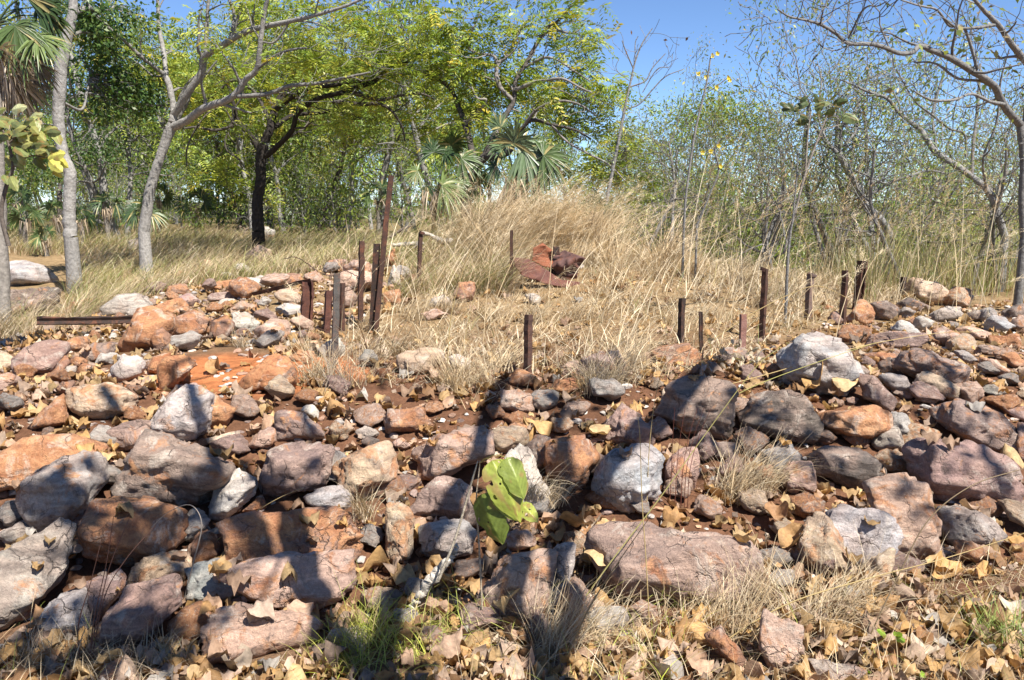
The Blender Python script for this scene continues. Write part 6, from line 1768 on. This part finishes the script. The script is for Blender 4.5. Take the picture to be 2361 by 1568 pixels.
bush("leafy_shrub", 6.2, [("60,1700,16 10,1480,15 40,1300,14 90,1150,12 60,1000,9 20,900,6", 1), ("90,1150,7 200,1080,6 330,1090,4", 1), ("50,1000,6 160,900,5 260,820,3", 1)], lv, "leafy shrub with yellowing leaves at the left edge", 5, (.12, .1, .085))
lv = []
for k in range(22):
    x, y = r_.normal(880, 85), r_.normal(770, 60)
    a = r_.uniform(-.9, 1.5) + (math.pi if r_.random() < .35 else 0); L = r_.uniform(50, 100)
    lv.append((3, x, y, x + L * math.cos(a), y + L * math.sin(a), L * .26, [(.10, .135, .05), (.15, .18, .065), (.07, .095, .04)][r_.integers(3)]))
lv += [(3, 1105, 800, 1220, 840, 40, (.17, .21, .09)), (3, 920, 720, 1030, 715, 30, (.18, .21, .09))]
bush("leafy_shrub", 8.4, [("700,1750,9 770,1500,9 850,1200,8 960,900,7 1000,800,5", 3), ("850,1180,6 870,900,5 890,760,4", 3), ("960,900,4 1090,860,3 1120,810,3", 3)], lv, "shrub with big drooping grey-green leaves at right of centre", 6)
lv = []
for (x, y, x2, y2) in ((1390, 1270, 1320, 1225), (1440, 1265, 1500, 1250), (1430, 1290, 1440, 1350), (1450, 1270, 1520, 1310), (1400, 1400, 1370, 1500), (1420, 1420, 1450, 1480), (1230, 1520, 1290, 1510), (1640, 1500, 1700, 1490), (1660, 1520, 1620, 1545), (1200, 1470, 1180, 1440)):
    lv.append((9, x, y, x2, y2, 26, (.27, .42, .06)))
bush("seedling", hit(2050, 1500)[1] - .02, [("1420,1420,4 1425,1340,4 1420,1270,3", 9)], lv, "bright green seedling in the bottom right litter", 7, (.2, .2, .08))
lv = []
for k in range(70):
    x, y = r_.normal(480, 150), r_.normal(900, 60)
    a = r_.uniform(-.5, 2.2); L = r_.uniform(25, 55)
    lv.append((6, x, y, x + L * math.cos(a), y + L * math.sin(a), L * .28, [(.46, .38, .27), (.52, .45, .34), (.38, .31, .23)][r_.integers(3)]))
bush("withered_shrub", hit(1730, 850)[1], [("470,1060,7 500,950,6 560,860,5 640,880,3", 6), ("470,1060,6 400,950,5 300,880,3", 6), ("480,1050,5 540,1120,4 480,1250,3", 6)], lv, "withered shrub with dead leaves beside the huge rock", 8, (.3, .25, .2))

# ------------------------------------------------------------------ woodland behind: every tree its own trunk and crown
def proto_tree(seed, h, trunk_r, pal, pw, mat, bark, nl, lev=3, lean=.15, leaf=(.10, .17), asp=.36, per=11, sprd=.19, first=.42, density=1.0, wob=.2, spray=False):
    t = Tree(seed); r = t.r
    q = wiggle(np.zeros(3), norm(np.array([r.normal(0, lean), r.normal(0, lean), 1.0])), h * .72, 9, r, .10, .05)
    rr = np.linspace(trunk_r, trunk_r * .4, len(q))
    t.lines.append((q, rr))
    for i in range(int(len(q) * first), len(q)):
        for k in range(2):
            d = norm(np.array([r.normal(), r.normal(), r.uniform(.2, 1.1)]))
            t.grow(q[i], d, h * r.uniform(.16, .30), rr[i] * .5, lev - 1, 2, wob, .03, 2, .9)
    tips = np.array(t.tips)
    tips = tips[r.random(len(tips)) < density]
    mb = MB()
    if len(tips):
        k = max(1, nl // (len(tips) * per))
        S = np.repeat(tips, k, 0) + r.normal(0, .13, (len(tips) * k, 3))
        if spray: leafspray(mb, S, r, 12, size=leaf, pal=pal, pw=pw)
        else: leafcloud(mb, S, r, per, sprd, leaf, asp, pal, pw=pw, droop=.35)
    tr = t.wood("trunk", mat, bark, None, minrad=.006)
    cr = mb.build("crown", M_LEAFV, None)
    bpy.data.objects.remove(bpy.data.objects[tr.name].copy()) if False else None
    return tr, cr
PROTO = {
 'g': [proto_tree(501, 7.0, .11, MG, MGW, M_GREYBARK, GREY, 5200), proto_tree(502, 6.2, .09, MG, MGW, M_BARK, [(.12, .10, .09), (.18, .16, .14)], 4600)],
 'y': [proto_tree(503, 6.5, .10, LG, LGW, M_GREYBARK, GREY, 2200, spray=True, leaf=(.09, .14)), proto_tree(504, 5.5, .08, LG, LGW, M_GREYBARK, PALE, 2000, spray=True, leaf=(.09, .14))],
 'd': [proto_tree(505, 7.5, .13, DKG, DKW, M_BARK, [(.10, .085, .075), (.14, .12, .1)], 7000, leaf=(.07, .11), asp=.55), proto_tree(506, 6.0, .1, DKG, DKW, M_GREYBARK, GREY, 6500, leaf=(.07, .11), asp=.55)],
 't': [proto_tree(507, 5.0, .07, OL, OLW, M_GREYBARK, PALE, 2000, lev=4, per=4, density=.6, leaf=(.05, .085), asp=.4), proto_tree(508, 4.2, .06, OL, OLW, M_GREYBARK, PALE, 1800, lev=4, per=4, density=.55, first=.2, leaf=(.05, .085), asp=.4),
       proto_tree(509, 4.6, .06, OL, OLW, M_GREYBARK, GREY, 1700, lev=4, per=6, density=.55, first=.15, leaf=(.06, .10), asp=.28)],
 's': [proto_tree(510, 2.2, .03, MG, MGW, M_GREYBARK, GREY, 1800, first=.1, leaf=(.08, .13)), proto_tree(511, 2.4, .03, OL, OLW, M_GREYBARK, PALE, 900, first=.1, lev=3, leaf=(.05, .09), per=6)],
}
KIND = {'g': ("woodland_tree", "mid-green woodland tree", "tree"), 'y': ("woodland_tree", "yellow-green woodland tree", "tree"), 'd': ("woodland_tree", "dark dense woodland tree", "tree"),
        't': ("twiggy_tree", "twiggy grey half-bare tree", "tree"), 's': ("undergrowth_shrub", "low leafy undergrowth shrub", "shrub")}
MARKS = [(20, "the left edge palm"), (165, "the crooked grey trunk"), (340, "the leaning forked tree"), (470, "the forked tree's right side"), (595, "the blackened trunk"), (740, "the wind-bent grass slope"), (890, "the tallest post"), (1010, "the bright green palm"),
         (1190, "the grey-green palm"), (1300, "the rusty wreck"), (1430, "the yellow-green tree's right side"), (1590, "the yellow-flowered shrub"), (1700, "the short right-hand posts"), (1820, "the slim sapling pole"), (1960, "the dark leaning post"),
         (2140, "the perched tan boulder"), (2330, "the gnarled right edge tree")]
ORD = ["nearest", "second", "third", "fourth", "fifth", "sixth", "seventh", "eighth", "ninth", "tenth", "eleventh", "twelfth", "thirteenth", "fourteenth", "fifteenth", "sixteenth"]
wood = []
rw = rng_(91)
def put(kind, x, y, s):
    wood.append((kind, x, y, s))
for k in range(46):                                              # left and middle: woodland on the level
    u = rw.uniform(-60, 1080); y = 20.5 + 26 * rw.random() ** 1.2
    put(rw.choice(list('ggydgd') if u < 430 else list('ggyyyg')), (u - CX) / F * y, y, rw.uniform(.75, 1.15) * (1.15 if u < 230 else 1))
for k in range(48):
    u = rw.uniform(-60, 1100); y = rw.uniform(20, 44)
    put('s', (u - CX) / F * y, y, rw.uniform(.7, 1.3) * (1 + .012 * (y - 20)))
for k in range(7):                                               # low behind the big tree
    u = rw.uniform(1050, 1450); y = rw.uniform(17, 30)
    put(rw.choice(list('yyg')), (u - CX) / F * y, y, rw.uniform(.5, .75))
for k in range(36):                                              # the falling ground at the right: half-bare trees
    u = rw.uniform(1400, 2440); y = 12.5 + 12 * rw.random()
    put('t', (u - CX) / F * y, y, rw.uniform(.7, 1.0) * (1.0 + .035 * (y - 12)) * np.interp(u, [1400, 1600, 1800, 2100], [.5, .62, .85, 1.1]))
for k in range(26):
    u = rw.uniform(1420, 2440); y = rw.uniform(20, 36)
    put(rw.choice(list('gyg')), (u - CX) / F * y, y, rw.uniform(.5, .75) * np.interp(u, [1400, 1500, 1800, 2100], [.7, .8, .9, 1.1]))
for u, y, s in ((1590, 20, .74), (1650, 21, .76), (1715, 21, .78)): put('g', (u - CX) / F * y, y, s)
for k in range(10):
    u = rw.uniform(1500, 2400); y = rw.uniform(10.6, 12.4)
    put('t', (u - CX) / F * y, y, rw.uniform(.45, .62))
for k in range(18):
    u = rw.uniform(1380, 2440); y = rw.uniform(13, 24)
    put('s', (u - CX) / F * y, y, rw.uniform(.6, 1.1))
for k in range(16):                                              # unseen woodland added behind the viewer to cut the sky's fill light
    a = math.radians(rw.uniform(75, 285)); d_ = rw.uniform(9, 16)
    put(rw.choice(list('gdy')), d_ * math.sin(a), d_ * math.cos(a), rw.uniform(.8, 1.0))
for k in range(40):                                              # far rim of the woods at the left
    u = rw.uniform(-60, 1100); y = rw.uniform(42, 60)
    put(rw.choice(list('gyd')), (u - CX) / F * y, y, rw.uniform(.8, 1.1))
groups = {}
for w in sorted(wood, key=lambda q: q[2]):
    u = CX + F * w[1] / w[2]
    if w[2] < 5: u = -9999
    mk = "the viewer, added unseen to dim the sky" if u == -9999 else min(MARKS, key=lambda q: abs(q[0] - u))[1]
    key = (KIND[w[0]][1], mk)
    groups[key] = groups.get(key, -1) + 1
    o_ = ORD[min(groups[key], 15)]
    lab = f"{KIND[w[0]][1]} behind {mk}" + (f", {o_} of them" if groups[key] else ", nearest of them")
    P = PROTO[w[0]]; tr, cr = P[rw.integers(len(P))]
    root = empty(KIND[w[0]][0], (w[1], w[2], float(tz(w[1], w[2])) - .05))
    root.rotation_euler = (0, 0, rw.uniform(0, 6.28)); root.scale = (w[3] * rw.uniform(.9, 1.1),) * 2 + (w[3],)
    for src in (tr, cr):
        c = src.copy(); COL.objects.link(c); c.parent = root
    tag(root, lab, KIND[w[0]][2], {"tree": "woodland trees behind the clearing", "shrub": "undergrowth shrubs below the woodland"}[KIND[w[0]][2]] if w[0] != 't' else "half-bare grey trees on the falling ground")
for P in PROTO.values():
    for pr in P:
        for o in pr: bpy.data.objects.remove(o)

# ------------------------------------------------------------------ the tree beside the viewer whose branches shade the foreground
def hit_top(u, v):
    d = ray(u, v); t = np.linspace(1.6, 30, 2400); p = EYE + d * t[:, None]
    ins = (p[:, 1] > HY0) & (p[:, 1] < HY1) & (np.abs(p[:, 0]) < 6.9)
    hz = np.where(ins, hmap(p[:, 0], p[:, 1]), tz(p[:, 0], p[:, 1]))
    b = p[:, 2] < hz
    return p[int(np.argmax(b))] if b.any() else hit(u, v)
def shade_tree():
    t = Tree(99); r = t.r
    K = SUN / SUN[2]
    J = np.array([1.55, .45, 2.3])
    base = np.array([1.75, .25, float(tz(1.75, .25)) - .1])
    t.lines.append(smoothline([base, (base + J) / 2 + np.array([.05, 0, 0]), J], 14, [.10, .085, .075]))
    def sh(pts, h0, h1, join=True, w=1.45):
        """a branch whose shadow falls along the given places on the ground"""
        Q, R_ = [], []
        for i, (u, v, px) in enumerate(pts):
            g = hit_top(u, v)
            h = h0 + (max(h1 * .76, h0 + .2) - h0) * i / max(1, len(pts) - 1)
            Q.append(g + K * h); R_.append(px * g[1] / F / 2 * w)
        if join:
            t.limb([J] + [(J + Q[0]) / 2 + np.array([0, 0, .1])] + Q, [max(R_[0] * 1.15, .03), R_[0] * 1.1] + R_, n=9 * len(Q))
        else:
            t.limb(Q, R_, n=8 * len(Q))
        return Q
    sh([(1235, 1600, 50), (1215, 1480, 46), (1185, 1350, 42), (1160, 1270, 38), (1120, 1150, 26), (1100, 1040, 26), (1115, 980, 28), (1140, 910, 28), (1170, 870, 20)], 2.6, 5.0)
    sh([(1265, 1600, 46), (1300, 1420, 46), (1292, 1260, 44), (1335, 1160, 42), (1400, 1070, 44), (1488, 979, 44), (1554, 926, 46), (1610, 865, 40), (1660, 830, 26)], 2.8, 5.6)
    sh([(1292, 1240, 26), (1300, 1120, 30), (1296, 1030, 28), (1285, 950, 16)], 3.8, 5.0, False)
    sh([(900, 1600, 54), (880, 1440, 50), (936, 1342, 44), (990, 1240, 40), (1044, 1149, 36), (1090, 1080, 26), (1120, 1010, 14)], 2.7, 4.6)
    sh([(770, 1470, 58), (737, 1393, 56), (704, 1338, 54), (682, 1249, 52), (671, 1205, 44), (644, 1170, 36), (600, 1105, 34), (560, 1060, 20)], 2.9, 4.4)
    sh([(650, 1285, 36), (598, 1227, 38), (554, 1192, 34), (470, 1140, 24), (420, 1100, 18)], 3.4, 4.4, False)
    sh([(500, 1090, 30), (470, 1010, 26), (455, 950, 26), (443, 902, 20), (400, 840, 14)], 4.3, 5.4, False)
    sh([(270, 960, 24), (255, 920, 22), (238, 890, 18)], 4.6, 5.0, False)
    sh([(722, 1010, 18), (705, 970, 16), (690, 940, 14)], 4.8, 5.2, False)
    sh([(2330, 1130, 20), (2305, 1090, 20), (2270, 1040, 18), (2240, 980, 14)], 4.6, 5.4, False)
    sh([(2230, 1260, 22), (2180, 1200, 20), (2120, 1110, 16)], 4.4, 5.0, False)
    sh([(2045, 955, 12), (2020, 930, 12), (1985, 935, 10)], 4.6, 5.0, False)
    sh([(2240, 930, 16), (2190, 860, 18), (2150, 820, 14)], 5.2, 5.8, False)
    sh([(1460, 880, 14), (1430, 840, 18), (1400, 810, 14)], 5.2, 5.8, False)
    sh([(640, 780, 10), (615, 765, 12), (590, 760, 10)], 5.6, 6.0, False)
    sh([(880, 900, 10), (868, 860, 12), (860, 820, 8)], 5.4, 5.8, False)
    # twigs and a thin crown
    S = []
    for (u, v, ru, rv, n) in ((150, 1150, 80, 55, 26), (320, 1240, 120, 45, 46), (120, 1500, 150, 50, 44), (340, 1520, 130, 45, 40), (60, 1200, 50, 40, 10), (270, 1400, 40, 60, 10), (1720, 1000, 110, 60, 20), (1830, 1040, 70, 50, 14), (1900, 1010, 60, 50, 8),
                              (2200, 1030, 50, 50, 8), (1120, 1230, 35, 60, 10), (880, 1540, 80, 30, 16), (1330, 960, 60, 40, 8), (450, 790, 50, 40, 5), (1660, 950, 60, 50, 10), (2150, 860, 60, 40, 8), (1290, 880, 60, 40, 8), (980, 1300, 40, 40, 6),
                              (2280, 970, 60, 40, 8), (2010, 1180, 60, 40, 6), (500, 1290, 50, 30, 8), (640, 1100, 60, 40, 6)):
        for k in range(int(n * .5)):
            a = r.uniform(0, 6.28); q = math.sqrt(r.random())
            g = hit_top(u + ru * q * math.cos(a), v + rv * q * math.sin(a))
            S.append(g + K * r.uniform(3.6, 5.6))
    S = np.array(S)
    link_twigs(t, S, .35, r, .008)
    mb = MB()
    leafcloud(mb, S, r, 4, .07, (.09, .16), .6, MG, pw=MGW)
    root = empty("tree", tuple(base))
    place2(t.wood("trunk", M_GREYBARK, GREY, None), root)
    place2(mb.build("crown", M_LEAF, None), root)
    tag(root, "tree beside the viewer, seen only by its branch shadows on the rocks", "tree")
shade_tree()
